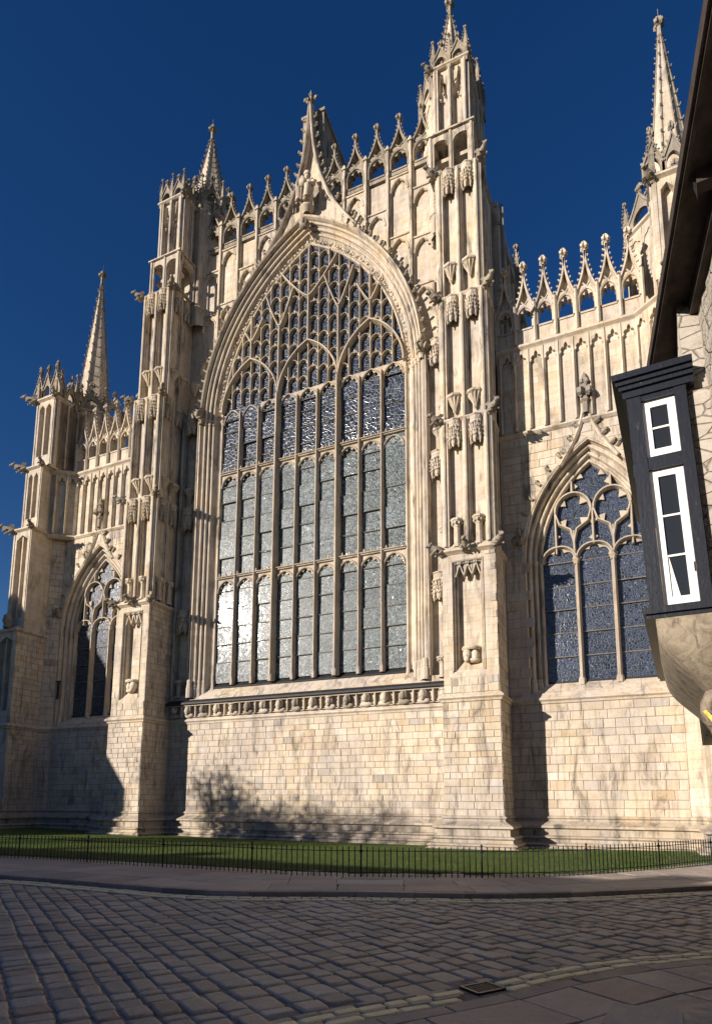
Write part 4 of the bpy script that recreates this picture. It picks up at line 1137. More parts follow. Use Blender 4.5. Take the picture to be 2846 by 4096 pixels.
# ================================================================== ashlar blocks of the lower walls
sk = None
blocks(WALL, -6.92, 6.92, 1.14, 5.12, .262, (.34, .72), seed=1)
CUT = []
def aisle_skip(s):
    def f(a0, a1, b0, b1):
        cx = (a0+a1)/2-s*AX; cz = (b0+b1)/2
        if 5.08 < cz < 5.48: return True
        if abs(cx) < AA+.62 and 5.2 < cz <= AS: return True
        if cz <= AS: return False
        R = (AA*AA+AH*AH)/(2*AA); c = R-AA; sg = 1 if cx > 0 else -1; E = .62
        cor = [(a-s*AX, b) for a in (a0, a1) for b in (b0, b1)]
        ins = [in_arch(x, z, AA, AS, AH, E) for x, z in cor]
        if not any(ins) and not in_arch(cx, cz, AA, AS, AH, E): return False
        if all(ins): return True
        nx, nz = cx+sg*c, cz-AS; L = sqrt(nx*nx+nz*nz); nx /= L; nz /= L
        px, pz = -sg*c+nx*(R+E)+s*AX, AS+nz*(R+E)
        pts = [(a0+.004, b0+.004), (a1-.004, b0+.004), (a1-.004, b1-.004), (a0+.004, b1-.004)]; out = []
        for i in range(4):
            p, q = pts[i], pts[(i+1) % 4]; dp = (p[0]-px)*nx+(p[1]-pz)*nz; dq = (q[0]-px)*nx+(q[1]-pz)*nz
            if dp >= 0: out.append(p)
            if dp*dq < 0: t = dp/(dp-dq); out.append((p[0]+(q[0]-p[0])*t, p[1]+(q[1]-p[1])*t))
        if len(out) > 2: CUT.append((out, random.random()))
        return True
    return f
for s in (-1, 1):
    lo, hi = (8.98, 14.62) if s > 0 else (-14.62, -8.98)
    blocks(WALL, lo, hi, 1.14, 5.10, .30, (.36, .82), seed=20+s)
    blocks(WALL, lo, hi, 5.46, 15.55, .34, (.4, .9), aisle_skip(s), seed=30+s)
    blocks(front(BYF), *((BX0, BX1) if s > 0 else (-BX1, -BX0)), 1.14, 5.10, .24, (.28, .62), seed=40+s)
    def nsk(a0, a1, b0, b1, s=s): 
        c0, c1 = sorted((s*7.22, s*8.60)); return a1 > c0+.02 and a0 < c1-.02 and b1 > 6.10 and b0 < 10.42
    for p, q in ((6.97, 7.27), (7.27, 8.55), (8.55, 8.93)):
        blocks(front(-2.20), *((p, q) if s > 0 else (-q, -p)), 5.44, 10.58, .29, (.28, .62), nsk, seed=50+s+int(p*10))
    # flanks of the buttresses that the street sees
    if s > 0:
        blocks(facex(BX1, 1), BYF, YW, 1.14, 5.10, .24, (.28, .6), seed=61); blocks(facex(8.93, 1), -2.2, YW, 5.44, 10.58, .29, (.28, .6), seed=62)
    else:
        blocks(facex(-BX0, 1), BYF, YW, 1.14, 5.10, .24, (.28, .6), seed=63); blocks(facex(-6.97, 1), -2.2, YW, 5.44, 10.58, .29, (.3, .6), seed=64)
        blocks(facex(-CX0, 1), CYF, -1.05, 1.14, 5.10, .26, (.3, .6), seed=65); blocks(facex(-CX0, 1), -2.70, -1.05, 5.46, 10.0, .28, (.3, .6), seed=66)
        blocks(Frame((-15.1, -1.05, 0), (.48, .48, 0)), 0, .67, 1.14, 15.5, .32, (.35, .8), lambda a0, a1, b0, b1: 5.0 < (b0+b1)/2 < 5.5, seed=67)
def big(b):
    F, a0, a1, b0, b1, d, r = b; c = F((a0+a1)/2, (b0+b1)/2, d); v = CAM-c; L = v.length
    px = (c-CAM); z = px.dot(F_)
    if z < 1: return 0
    u = px.dot(R_)/z*2514+1423
    if u < -20 or u > 2860: return 0
    return (a1-a0)*(b1-b0)*max(0, F.N.dot(v/L))/L**2
BLOCKS.sort(key=big, reverse=True)
rest = MB()
for poly, r in CUT: rest.cur = r; rest.plate(WALL, poly, -.01, .021)
for i, (F, a0, a1, b0, b1, d, r) in enumerate(BLOCKS):
    m = MB() if i < 300 else rest
    m.cur = r
    j = lambda: random.uniform(-.004, .004)
    ch = .010+.008*((i*7) % 5)/5
    P = [F(a0, b0, -.01), F(a1, b0, -.01), F(a1, b1, -.01), F(a0, b1, -.01)]
    Q = [F(a0, b0, d-ch), F(a1, b0, d-ch), F(a1, b1, d-ch), F(a0, b1, d-ch)]
    T = [F(a0+ch+j(), b0+ch+j(), d), F(a1-ch+j(), b0+ch+j(), d), F(a1-ch+j(), b1-ch+j(), d), F(a0+ch+j(), b1-ch+j(), d)]
    fs = [(8, 9, 10, 11)]
    for k in (0, 4):
        for q in range(4): fs.append((k+q, k+(q+1) % 4, k+4+(q+1) % 4, k+4+q))
    m.add(P+Q+T, fs)
    if i < 300: m.build('stone_block', M_BLOCK, main_wall)
tag(rest.build('stone_blocks', M_BLOCK, main_wall), kind='stuff')
tag(MORTAR.build('mortar_bed', M_MORTAR, main_wall), kind='stuff')
# ================================================================== ground
def sc_pt(p, z):           # a ground point seen at z = 0, moved to height z on the same sight line
    k = (CAM.z-z)/CAM.z; return (CAM.x+(p[0]-CAM.x)*k, CAM.y+(p[1]-CAM.y)*k)
def cobble_mat(name, base, paint=None):
    t = NT(name); P = t.pos(); oi = t.n('ObjectInfo'); at = t.n('Attribute', attribute_name='rnd')
    r = t.math('FRACT', t.math('ADD', oi.outputs['Random'], at.outputs['Fac']))
    col = t.ramp(r, [(0, tuple(c*.72 for c in base)), (.35, base), (.6, (base[0]*1.12, base[1]*1.02, base[2]*.95)), (.8, (base[0]*1.22, base[1]*1.2, base[2]*1.2)), (1, (base[0]*.95, base[1]*.8, base[2]*.72))])
    n1 = t.noise(P, 9, 5, .65); n2 = t.noise(P, 60, 4, .7); n3 = t.noise(P, 1.1, 3)
    col = t.mix(.6, col, t.ramp(n1, [(.3, .6), (.7, 1.3)]), 'MULTIPLY'); col = t.mix(.5, col, t.ramp(n2, [(.3, .6), (.7, 1.35)]), 'MULTIPLY')
    col = t.mix(.5, col, t.ramp(n3, [(.3, .7), (.7, 1.25)]), 'MULTIPLY')
    if paint:
        w = t.ramp(t.math('ADD', t.noise(P, 7, 5, .7), t.math('MULTIPLY', n2, .25)), [(.92, 1.0), (1.06, 0.2)])
        col = t.mix(w, col, t.mix(.5, paint, t.ramp(n2, [(.2, .7), (.8, 1.2)]), 'MULTIPLY'))
    return t.done(col, t.ramp(n1, [(.3, .42), (.7, .75)]), t.bump(t.math('ADD', n1, t.math('MULTIPLY', n2, .5)), .55, .012), .4)
M_COB = cobble_mat('cobble_stone', (0.44, 0.39, 0.30))
M_PAINT = cobble_mat('yellow_painted_stone', (0.25, 0.22, 0.18), (0.92, 0.80, 0.45))
M_BED = simple('cobble_bedding', (0.26, 0.22, 0.185), .9, .1, 12, .4, .6)
M_FLAG = cobble_mat('paving_flag', (0.40, 0.355, 0.305))
M_KERB = cobble_mat('kerb_granite', (0.30, 0.265, 0.23))
M_COVER = cobble_mat('speckled_cover', (0.46, 0.42, 0.38))
t = NT('ground_earth'); P = t.pos(); M_GROUND = t.done(t.mix(t.noise(P, .5, 4), (.06, .05, .04), (.09, .08, .06)), .95, None, .1)
mb = MB(); mb.add([(-400, -400, -.09), (400, -400, -.09), (400, 400, -.09), (-400, 400, -.09)], [(0, 1, 2, 3)])
tag(mb.build('ground', M_GROUND), kind='structure')

KZ = .085
KFAR0 = [(-16, -15.6), (-6, -14.4), (.25, -13.97), (3.2, -13.95), (5.89, -13.95), (8.29, -12.93), (10.22, -12.24), (11.69, -11.43), (12.8, -10.5), (14.39, -9.01), (17.5, -6.0), (24, 1.5)]
def spline(pts, step=.25):
    out = []
    for i in range(len(pts)-1):
        p0 = pts[max(i-1, 0)]; p1 = pts[i]; p2 = pts[i+1]; p3 = pts[min(i+2, len(pts)-1)]
        L = sqrt((p2[0]-p1[0])**2+(p2[1]-p1[1])**2); n = max(2, int(L/step))
        for k in range(n):
            t = k/n; out.append(tuple(.5*((2*p1[j])+(-p0[j]+p2[j])*t+(2*p0[j]-5*p1[j]+4*p2[j]-p3[j])*t*t+(-p0[j]+3*p1[j]-3*p2[j]+p3[j])*t**3) for j in (0, 1)))
    return out+[tuple(pts[-1])]
KFAR = spline([sc_pt(p, KZ) for p in KFAR0])
FEN0 = [(-9, -11.3), (-4.3, -11.15), (-1.66, -10.97), (1.05, -11.13), (3.75, -11.1), (6.35, -11.1), (8.85, -10.25), (10.99, -9.1), (12.93, -6.88), (14.9, -3.6), (16.5, -.9)]
FEN = spline([sc_pt(p, KZ) for p in FEN0], .05)
NEAR0 = [(9.2, -23.5), (10.2, -21.0), (11.19, -19.18), (11.69, -18.49), (12.03, -18.03), (12.48, -17.29), (13.09, -16.46), (13.83, -15.75), (14.9, -14.9), (16.5, -13.2), (22, -6.5)]
NZ = .03
KNEAR = spline([sc_pt(p, NZ) for p in NEAR0])
def arclen(path):
    s = [0]
    for a, b in zip(path, path[1:]): s.append(s[-1]+sqrt((b[0]-a[0])**2+(b[1]-a[1])**2))
    return s
def at_len(path, S, d):
    import bisect
    i = min(max(bisect.bisect(S, d)-1, 0), len(path)-2); t = (d-S[i])/(S[i+1]-S[i])
    a, b = path[i], path[i+1]; tx, ty = b[0]-a[0], b[1]-a[1]; L = sqrt(tx*tx+ty*ty)
    return (a[0]+tx*t, a[1]+ty*t), (tx/L, ty/L)
def dist_path(p, path):
    best = 1e9; side = 0
    for i in range(0, len(path)-1):
        ax, ay = path[i]; bx, by = path[i+1]; vx, vy = bx-ax, by-ay; L2 = vx*vx+vy*vy
        t = min(1, max(0, ((p[0]-ax)*vx+(p[1]-ay)*vy)/L2)); dx, dy = p[0]-ax-vx*t, p[1]-ay-vy*t; d = dx*dx+dy*dy
        if d < best: best = d; side = vx*dy-vy*dx
    return sqrt(best)*(1 if side > 0 else -1)

# road base and cobbles
mb = MB(); mb.add([(-40, -60, -.017), (40, -60, -.017), (40, 30, -.017), (-40, 30, -.017)], [(0, 1, 2, 3)])
road = tag(mb.build('road', M_BED), kind='structure')
CA = radians(-33.5); CU = (cos(CA), sin(CA)); CV = (-sin(CA), cos(CA))
def in_view(x, y, mar=60):
    d = Vector((x, y, 0))-CAM; z = d.dot(F_)
    if z < .5: return False
    u = 1423+2514*d.dot(R_)/z; v = 2827-2514*d.dot(U_)/z
    return -mar < u < 2846+mar and v < 4096+min(mar*3, 500)
def cobble(m, quad, top, seed, dome=.012):
    r = random.Random(seed); c = (sum(p[0] for p in quad)/4, sum(p[1] for p in quad)/4)
    def ring(k, z): return [(c[0]+(p[0]-c[0])*k+r.uniform(-.006, .006), c[1]+(p[1]-c[1])*k+r.uniform(-.006, .006), z+r.uniform(-.004, .004)) for p in quad]
    # eight-point rings give a rounded stone
    def ring8(k, z):
        out = []
        for i in range(4):
            p, q = quad[i], quad[(i+1) % 4]
            for t in (.10, .90):
                x = p[0]+(q[0]-p[0])*t; y = p[1]+(q[1]-p[1])*t
                out.append((c[0]+(x-c[0])*k+r.uniform(-.004, .004), c[1]+(y-c[1])*k+r.uniform(-.004, .004), z+r.uniform(-.0025, .0025)))
        return out
    R = [ring8(1.0, -.05), ring8(.985, top-dome*1.5), ring8(.94, top-dome*.40), ring8(.74, top)]
    n = len(m.v); m.grid(R, closed_u=True); m.add(R[3], [tuple(range(8))])
cob = []
rnd = random.Random(21)
u0, u1, v0, v1 = -8.0, 30.0, -24.0, 12.0
vv = -30.0; row = 0
while vv < 14:
    wv = rnd.uniform(.20, .30); uu = -6.0+rnd.uniform(0, .3)
    ph = rnd.uniform(0, 6); 
    while uu < 34:
        wu = rnd.choice((.15, .20, .24, .28, .33, .38))*rnd.uniform(.9, 1.1)
        def wpt(u, v):
            w = .012*sin(u*.45+.2)+.008*sin(u*1.7+v*1.3); return (CU[0]*u+CV[0]*(v+w), CU[1]*u+CV[1]*(v+w))
        c = wpt(uu+wu/2, vv+wv/2)
        if in_view(*c, 1000):
            g = .010
            jq = lambda: rnd.uniform(-.009, .011)
            q = [wpt(uu+g+jq(), vv+g+jq()), wpt(uu+wu-g-jq(), vv+g+jq()), wpt(uu+wu-g-jq(), vv+wv-g-jq()), wpt(uu+g+jq(), vv+wv-g-jq())]
            df = dist_path(c, KFAR); dn = dist_path(c, KNEAR)
            if df < -.40 and dn > .46: cob.append((c, q))
            elif df < -.02 and dn > .02 and not (abs(df) < .42 or abs(dn) < .48): cob.append((c, q))
        uu += wu
    vv += wv; row += 1
cob.sort(key=lambda k: (k[0][0]-CAM.x)**2+(k[0][1]-CAM.y)**2+(0 if in_view(*k[0], 20) else 1e6))
rest = MB()
for i, (c, q) in enumerate(cob):
    r = random.Random(i); top = r.uniform(-.008, .012)
    if i < 300: m = MB(); cobble(m, q, top, i); m.cur = .5; m.build('cobble', M_COB, road, True)
    else: rest.cur = r.random(); cobble(rest, q, top, i)
tag(rest.build('cobbles', M_COB, road, True), kind='stuff')
# double yellow lines: narrow setts along each kerb, their tops painted
def line_setts(path, off, w, a, b, sgn, parent, mat, name, ln=(.20, .34), skip=None):
    S = arclen(path); d = a; r = random.Random(int(off*100)+len(path)); k = 0; far = MB()
    while d < min(b, S[-1]-.4):
        L = r.uniform(*ln); (p, t) = at_len(path, S, d); (p2, t2) = at_len(path, S, d+L-.012)
        n1 = (-t[1]*sgn, t[0]*sgn); n2 = (-t2[1]*sgn, t2[0]*sgn); j = lambda: r.uniform(-.006, .006)
        q = [(p[0]+n1[0]*(off+j()), p[1]+n1[1]*(off+j())), (p2[0]+n2[0]*(off+j()), p2[1]+n2[1]*(off+j())), (p2[0]+n2[0]*(off+w+j()), p2[1]+n2[1]*(off+w+j())), (p[0]+n1[0]*(off+w+j()), p[1]+n1[1]*(off+w+j()))]
        if sgn < 0: q = q[::-1]
        c = ((q[0][0]+q[2][0])/2, (q[0][1]+q[2][1])/2)
        if in_view(*c, 900) and not (skip and skip(c)):
            if in_view(*c, 0) and (name == 'painted_sett' or sgn > 0): m = MB(); cobble(m, q, r.uniform(-.006, .006)+(.014 if sgn < 0 else 0), k+int(d*50), .008); m.cur = .5; m.build(name, mat, parent, True)
            else: far.cur = r.random(); cobble(far, q, r.uniform(.004, .014), k+int(d*50), .010)
        d += L; k += 1
    if far.v: tag(far.build(name+'s', mat, parent, True), kind='stuff')
gr_c = sc_pt((11.87, -17.83), 0)
near_grate = lambda c: abs(c[0]-gr_c[0])+abs(c[1]-gr_c[1]) < .34
for path, sgn in ((KFAR, -1), (KNEAR, 1)):
    sk = near_grate if sgn > 0 else None
    line_setts(path, .01, .085, 0, 99, sgn, road, M_KERB, 'gutter_sett', skip=sk)
    PW = .095 if sgn > 0 else .125
    line_setts(path, .115 if sgn > 0 else .10, PW, 0, 99, sgn, road, M_PAINT, 'painted_sett', skip=sk)
    line_setts(path, .218 if sgn > 0 else .233, .065 if sgn > 0 else .04, 0, 99, sgn, road, M_COB, 'gutter_sett', skip=sk)
    line_setts(path, .292 if sgn > 0 else .28, PW, 0, 99, sgn, road, M_PAINT, 'painted_sett', skip=sk)
    line_setts(path, .395 if sgn > 0 else .412, .07 if sgn > 0 else .05, 0, 99, sgn, road, M_COB, 'gutter_sett', skip=sk)

# far pavement: bed, kerb stones, flags in two or three courses
def strip_bed(path, off0, off1, z, sgn):
    m = MB(); rows = []
    for i in range(0, len(path), 2):
        p = path[i]; q = path[min(i+1, len(path)-1)] if i+1 < len(path) else path[i]; o = path[i-1] if i else p
        tx, ty = q[0]-o[0], q[1]-o[1]; L = sqrt(tx*tx+ty*ty) or 1; n = (-ty/L*sgn, tx/L*sgn)
        rows.append([Vector((p[0]+n[0]*off0, p[1]+n[1]*off0, z)), Vector((p[0]+n[0]*off1, p[1]+n[1]*off1, z))])
    m.grid(rows); return m
pav = tag(strip_bed(KFAR, 0.02, 3.4, KZ-.03, 1).build('pavement', M_BED), kind='structure')
def slab(m, q, z, th, ch=.006, seed=0):
    r = random.Random(seed); dz = [r.uniform(-.003, .003) for _ in range(4)]
    c = (sum(p[0] for p in q)/4, sum(p[1] for p in q)/4)
    def ins(p, k): d = sqrt((p[0]-c[0])**2+(p[1]-c[1])**2); return (p[0]+(c[0]-p[0])*k/d, p[1]+(c[1]-p[1])*k/d)
    A = [(p[0], p[1], z-th) for p in q]; B = [(p[0], p[1], z-ch+dz[i]) for i, p in enumerate(q)]; T = [(*ins(p, ch*1.6), z+dz[i]) for i, p in enumerate(q)]
    m.grid([A, B, T], closed_u=True); m.add(T, [(0, 1, 2, 3)])
def course(path, off, w, ln, z, sgn, parent, mat, name, th=.06, gap=.012, seed=0, view=True, skip=None):
    S = arclen(path); d = 0.0; r = random.Random(seed); k = 0
    while d < S[-1]-.6:
        L = r.uniform(*ln); d2 = min(d+L, S[-1]-.01); (p, t) = at_len(path, S, d+gap/2); (p2, t2) = at_len(path, S, d2-gap/2)
        n1 = (-t[1]*sgn, t[0]*sgn); n2 = (-t2[1]*sgn, t2[0]*sgn); o0 = off+gap/2; o1 = off+w-gap/2
        q = [(p[0]+n1[0]*o0, p[1]+n1[1]*o0), (p2[0]+n2[0]*o0, p2[1]+n2[1]*o0), (p2[0]+n2[0]*o1, p2[1]+n2[1]*o1), (p[0]+n1[0]*o1, p[1]+n1[1]*o1)]
        if sgn < 0: q = q[::-1]
        if any(in_view(x, y, 800) for x, y in q) and not (skip and skip(q)):
            m = MB(); slab(m, q, z+r.uniform(-.003, .003), th, .006, k); m.cur = .5; m.build(name, mat, parent)
        d = d2; k += 1
course(KFAR, 0, .16, (.7, 1.1), KZ, 1, pav, M_KERB, 'kerb_stone', .14, .008, 1)
course(KFAR, .16, .85, (.6, 1.3), KZ, 1, pav, M_FLAG, 'paving_flag', seed=2)
course(KFAR, 1.01, .75, (.5, 1.2), KZ, 1, pav, M_FLAG, 'paving_flag', seed=3)
course(KFAR, 1.76, .80, (.6, 1.2), KZ, 1, pav, M_FLAG, 'paving_flag', seed=4)
course(KFAR, 2.56, .80, (.6, 1.2), KZ, 1, pav, M_FLAG, 'paving_flag', seed=5)
# near pavement
npav = tag(strip_bed(KNEAR, 0.02, 7.0, NZ-.03, -1).build('pavement', M_BED), kind='structure')
cov = [sc_pt(p, NZ) for p in ((12.89, -18.39), (12.96, -17.80), (13.47, -17.84), (13.46, -18.45))]
def hits_cover(q):
    cx = sum(p[0] for p in q)/4; cy = sum(p[1] for p in q)/4; return False
course(KNEAR, 0, .17, (.6, 1.0), NZ, -1, npav, M_KERB, 'kerb_stone', .14, .010, 11)
for i, (o, w) in enumerate(((.17, .62), (.79, .60), (1.39, .66), (2.05, .7), (2.75, .8), (3.55, .8), (4.35, .9))):
    course(KNEAR, o, w, (.55, 1.25), NZ, -1, npav, M_FLAG, 'paving_flag', gap=.016, seed=12+i)
m = MB(); slab(m, [(p[0], p[1]) for p in cov], NZ+.008, .06, .008, 3); m.cur = .5
tag(m.build('inspection_cover', M_COVER), 'square speckled stone inspection cover let into the near pavement', 'cover')
# drain grate
gx, gy = gr_c; ga = atan2(-17.57+18.03, 11.89-11.70+.10)+.05
T = empty('drain_grate', (gx, gy, .0), 0.97); T.scale = (.76, .72, 1); tag(T, 'slotted iron drain grate in the gutter between yellow lines', 'drain')
m = MB()
for a in (-.20, .20): m.box(a-.018, a+.018, -.17, .17, -.04, .006)
for b in (-.16, .16): m.box(-.2, .2, b-.018, b+.018, -.04, .004)
m.build('grate_frame', M_IRON, T)
m = MB(); m.box(-.19, .19, -.15, .15, -.044, -.03); m.build('sump', M_BED, T)
m = MB(); m.box(-.011, .011, -.145, .145, -.03, 0)
me = m.mesh('grate_bar', simple('grate_iron', (.06, .055, .05), .5, .5, 30))
for k in range(8): place('grate_bar', me, T, (-.165+.047*k, 0, 0), (0, 0, .0))

# lawn
t = NT('lawn_grass'); P = t.pos(); n1 = t.noise(P, 1.6, 4); n2 = t.noise(P, 40, 4, .7)
M_LAWN = t.done(t.mix(t.ramp(n1, [(.3, 0.0), (.7, 1.0)]), (.06, .09, .02), (.09, .12, .03)), .9, t.bump(n2, .8, .03), .1)
t = NT('grass_blade'); oi = t.n('Attribute', attribute_name='rnd'); M_BLADE = t.done(t.ramp(oi.outputs['Fac'], [(0, (.045, .085, .018)), (.6, (.075, .125, .03)), (1, (.12, .15, .05))]), .7, None, .2)
wall_line = [(-20, -3.3), (-17.2, -3.3), (-15.0, -3.2), (-14.0, -1.1), (-9.5, -1.1), (-9.5, -2.8), (-6.4, -2.8), (-6.4, -1.1), (6.4, -1.1), (6.4, -2.8), (9.5, -2.8), (9.5, -1.1), (14.0, -1.1), (15.0, -3.2), (20, -3.2)]
def lawn_z(x, y, yf):
    t = max(0, min(1, (y-yf)/(-.9-yf))); tgt = .03+.012*max(0, x-8)**1.2*.8+.02*max(0, -x-3)
    return KZ-.01+(tgt-KZ+.01)*t+.06*sin(pi*t)
def fen_y(x):
    for a, b in zip(FEN, FEN[1:]):
        if a[0] <= x <= b[0]: return a[1]+(b[1]-a[1])*(x-a[0])/(b[0]-a[0]+1e-9)
    return FEN[0][1] if x < FEN[0][0] else FEN[-1][1]
m = MB(); rows = []
for i in range(80):
    x = -22+i*.5; yf = fen_y(x)+.12; rows.append([Vector((x, yf+(1.5-yf)*k/20, lawn_z(x, yf+(1.5-yf)*k/20, yf))) for k in range(21)])
m.grid(rows); lawn = tag(m.build('lawn', M_LAWN, None, True), kind='structure')
m = MB(); r = random.Random(9)
for i in range(52000):
    x = r.uniform(-12, 16.5); yf = fen_y(x)+.10; y = yf+(-1.0-yf)*r.random()**1.6
    if y > -.9: continue
    if not in_view(x, y, 20): continue
    z = lawn_z(x, y, yf); h = r.uniform(.014, .034); a = r.uniform(0, 6.28); w = r.uniform(.006, .011); lx, ly = r.uniform(-.02, .02), r.uniform(-.02, .02)
    m.cur = r.random(); m.add([(x-cos(a)*w, y-sin(a)*w, z-.01), (x+cos(a)*w, y+sin(a)*w, z-.01), (x+lx, y+ly, z+h)], [(0, 1, 2)])
tag(m.build('grass', M_BLADE), 'short green grass of the lawn behind the railings', 'grass', kind='stuff')

# railing
fence = empty('railing', (FEN[0][0], FEN[0][1], KZ)); tag(fence, 'low black iron railing with upright bars round the lawn', 'railing')
FX, FY = FEN[0]
S = arclen(FEN); H = .62
m = MB(); m.tube([(p[0]-FX, p[1]-FY, H-.09) for p in FEN[::4]], .011, 5, False, .8); m.build('top_rail', M_IRON, fence)
m = MB(); m.tube([(p[0]-FX, p[1]-FY, .09) for p in FEN[::4]], .010, 5, False, .8); m.build('bottom_rail', M_IRON, fence)
m = MB(); m.tube([(0, 0, -.03), (0, 0, H-.02)], .0115, 6); m.lathe((0, 0, H-.03), [(.0115, 0), (.014, .012), (.010, .024), (0, .04)], 6); ME_BAR = m.mesh('bar', M_IRON)
m = MB(); m.tube([(0, 0, -.03), (0, 0, H+.02)], .019, 8); m.lathe((0, 0, H+.0), [(.019, 0), (.03, .015), (.026, .035), (0, .06)], 8); m.lathe((0, 0, H-.12), [(.019, 0), (.042, .02), (.042, .045), (.019, .065)], 8); ME_POST = m.mesh('post', M_IRON)
d = 0.0; k = 0
while d < S[-1]:
    (p, t_) = at_len(FEN, S, d)
    if in_view(p[0], p[1], 700):
        if k % 20 == 6: place('post', ME_POST, fence, (p[0]-FX, p[1]-FY, 0))
        else: place('bar', ME_BAR, fence, (p[0]-FX, p[1]-FY, random.uniform(-.004, .004)), (random.uniform(-.008, .008), random.uniform(-.008, .008), 0))
    d += .125; k += 1
# ================================================================== timber house on the right, with its oriel
TH = radians(3.0)
house = empty('timber_house', (CAM.x, CAM.y, 0), -TH); tag(house, 'old black and white timber house with a projecting oriel and deep dark eaves', 'house')
# local: x to the right, y along the street, z up; upper floor leans out a little
LEAN = .039
def lx(x, z): return x-LEAN*(z-3.57)+.088*0
def paint(name, col, rough, var, chip=None):
    t = NT(name); P = t.pos(); n1 = t.noise(P, 14, 5, .65); n2 = t.noise(t.vmul(P, (30, 30, 6)), 1.0, 5, .7)
    c = t.mix(.5, col, t.ramp(n1, [(.3, 1-var), (.7, 1+var)]), 'MULTIPLY')
    if chip: c = t.mix(t.ramp(n2, [(.62, 0), (.68, .9)]), c, chip)
    return t.done(c, rough, t.bump(t.math('ADD', n1, n2), .3, .006), .5)
M_BLACK = paint('black_paint', (.008, .010, .015), .34, .3, (.05, .045, .04))
M_WHITE = paint('white_paint', (.78, .77, .74), .45, .06, (.30, .27, .24))
M_EAVE = simple('dark_eaves_board', (.055, .042, .034), .75, .2, 6, .4, .4)
t = NT('old_plaster'); P = t.pos(); n1 = t.noise(P, 3.5, 6, .65, .8); n2 = t.noise(P, 20, 4, .65)
vo = t.n('TexVoronoi', voronoi_dimensions='3D', feature='DISTANCE_TO_EDGE', iScale=3.2); t.l(t.vmul(P, (1, 1, 1.9)), vo.inputs['Vector'])
joint = t.ramp(t.math('ADD', vo.outputs['Distance'], t.math('MULTIPLY', n2, .06)), [(.02, 1.0), (.07, 0.0)])
M_PLASTER = t.done(t.mix(joint, t.mix(t.ramp(n1, [(.35, 0), (.7, 1.0)]), (.42, .375, .315), (.32, .28, .23)), (.26, .225, .18)), .9, t.bump(t.math('SUBTRACT', t.math('ADD', t.math('MULTIPLY', n1, 1.2), t.math('MULTIPLY', n2, .7)), t.math('MULTIPLY', joint, 1.2)), .8, .04), .1)
t = NT('corbel_plaster'); P = t.pos(); n1 = t.noise(P, 5, 6, .7, 1.0); n2 = t.noise(P, 40, 3); nv = t.noise(t.vmul(P, (9, 9, 3)), 1, 5, .65, 1.5)
c = t.mix(t.ramp(n1, [(.42, 0), (.66, .8)]), (.30, .25, .18), (.12, .095, .07)); c = t.mix(t.ramp(nv, [(.54, 0), (.68, .8)]), c, (.05, .038, .03))
M_CORBEL = t.done(c, .8, t.bump(t.math('ADD', n1, n2), .4, .012), .25)
M_CURT = NT('white_curtain').done((.75, .74, .70), .9, None, .1)
U0 = 6.8; U1 = 10.4                       # oriel end face and far end
XF = -.202; XW = .34                      # oriel front line, house wall line (at z = 3.57)
def lbox(m, x0, x1, y0, y1, z0, z1):
    m.add([(lx(x0, z0), y0, z0), (lx(x1, z0), y0, z0), (lx(x1, z0), y1, z0), (lx(x0, z0), y1, z0), (lx(x0, z1), y0, z1), (lx(x1, z1), y0, z1), (lx(x1, z1), y1, z1), (lx(x0, z1), y1, z1)],
          [(0, 3, 2, 1), (4, 5, 6, 7), (0, 1, 5, 4), (1, 2, 6, 5), (2, 3, 7, 6), (3, 0, 4, 7)])
# plaster wall of the house, upper floor and set-back ground floor
m = MB(); rows = []; r = random.Random(4)
for i in range(40):
    y = 3.0+i*(U0+.1-3.0)/39; rows.append([Vector((.335+.138*(7.57-y)+LEAN*(6.9-z)+r.uniform(-.012, .012), y, z)) for z in [2.9+j*(4.4)/40 for j in range(41)]])
m.grid(rows)
lbox(m, XW+.03, XW+.4, U0+.08, 16, 2.9, 7.3); m.box(1.5, 5, 2.0, 15.8, -.1, 3.0); m.box(1.4, 5.5, 2.0, 16, 3.0, 7.2)
house_wall = m.build('wall', M_PLASTER, house, True)
m = MB()
m.box(.62, .80, 5.0, U0-.1, 2.75, 2.98)
house_b = m.build('bressumer', M_BLACK, house)
# oriel carcass
m = MB()
zs, zt = 3.57, 5.90
P0 = .10
lbox(m, XF, XF+.135, U0-.02, U0+.09, zs, zt)                # corner post
lbox(m, XF+.451, XF+.56, U0-.02, U0+.09, zs, zt)            # wall post
lbox(m, XF+.135, XF+.451, U0-.012, U0+.07, 5.05, 5.19)     # transom
lbox(m, XF+.135, XF+.451, U0-.012, U0+.07, 5.84, zt)       # head
for y in (U0+.75, U0+1.45, U0+2.15, U0+2.85, U1-.1): lbox(m, XF-.015, XF+.10, y-.05, y+.05, zs, zt)
lbox(m, XF-.01, XF+.08, U0+.09, U1, 5.05, 5.19)
oriel = m.build('oriel', M_BLACK, house)
m = MB()
for k, (z0, z1, o) in enumerate(((5.90, 5.98, .035), (5.98, 6.03, .065), (6.03, 6.08, .09), (6.08, 6.15, .12))): lbox(m, XF-o, XW+.1, U0-o, U1+o, z0, z1)
m.build('cornice', M_BLACK, oriel)
m = MB()
lbox(m, XF-.065, XW+.1, U0-.07, U1+.07, 3.505, 3.575); lbox(m, XF-.04, XW+.1, U0-.04, U1+.04, 3.46, 3.505)
m.build('sill_board', M_BLACK, oriel)
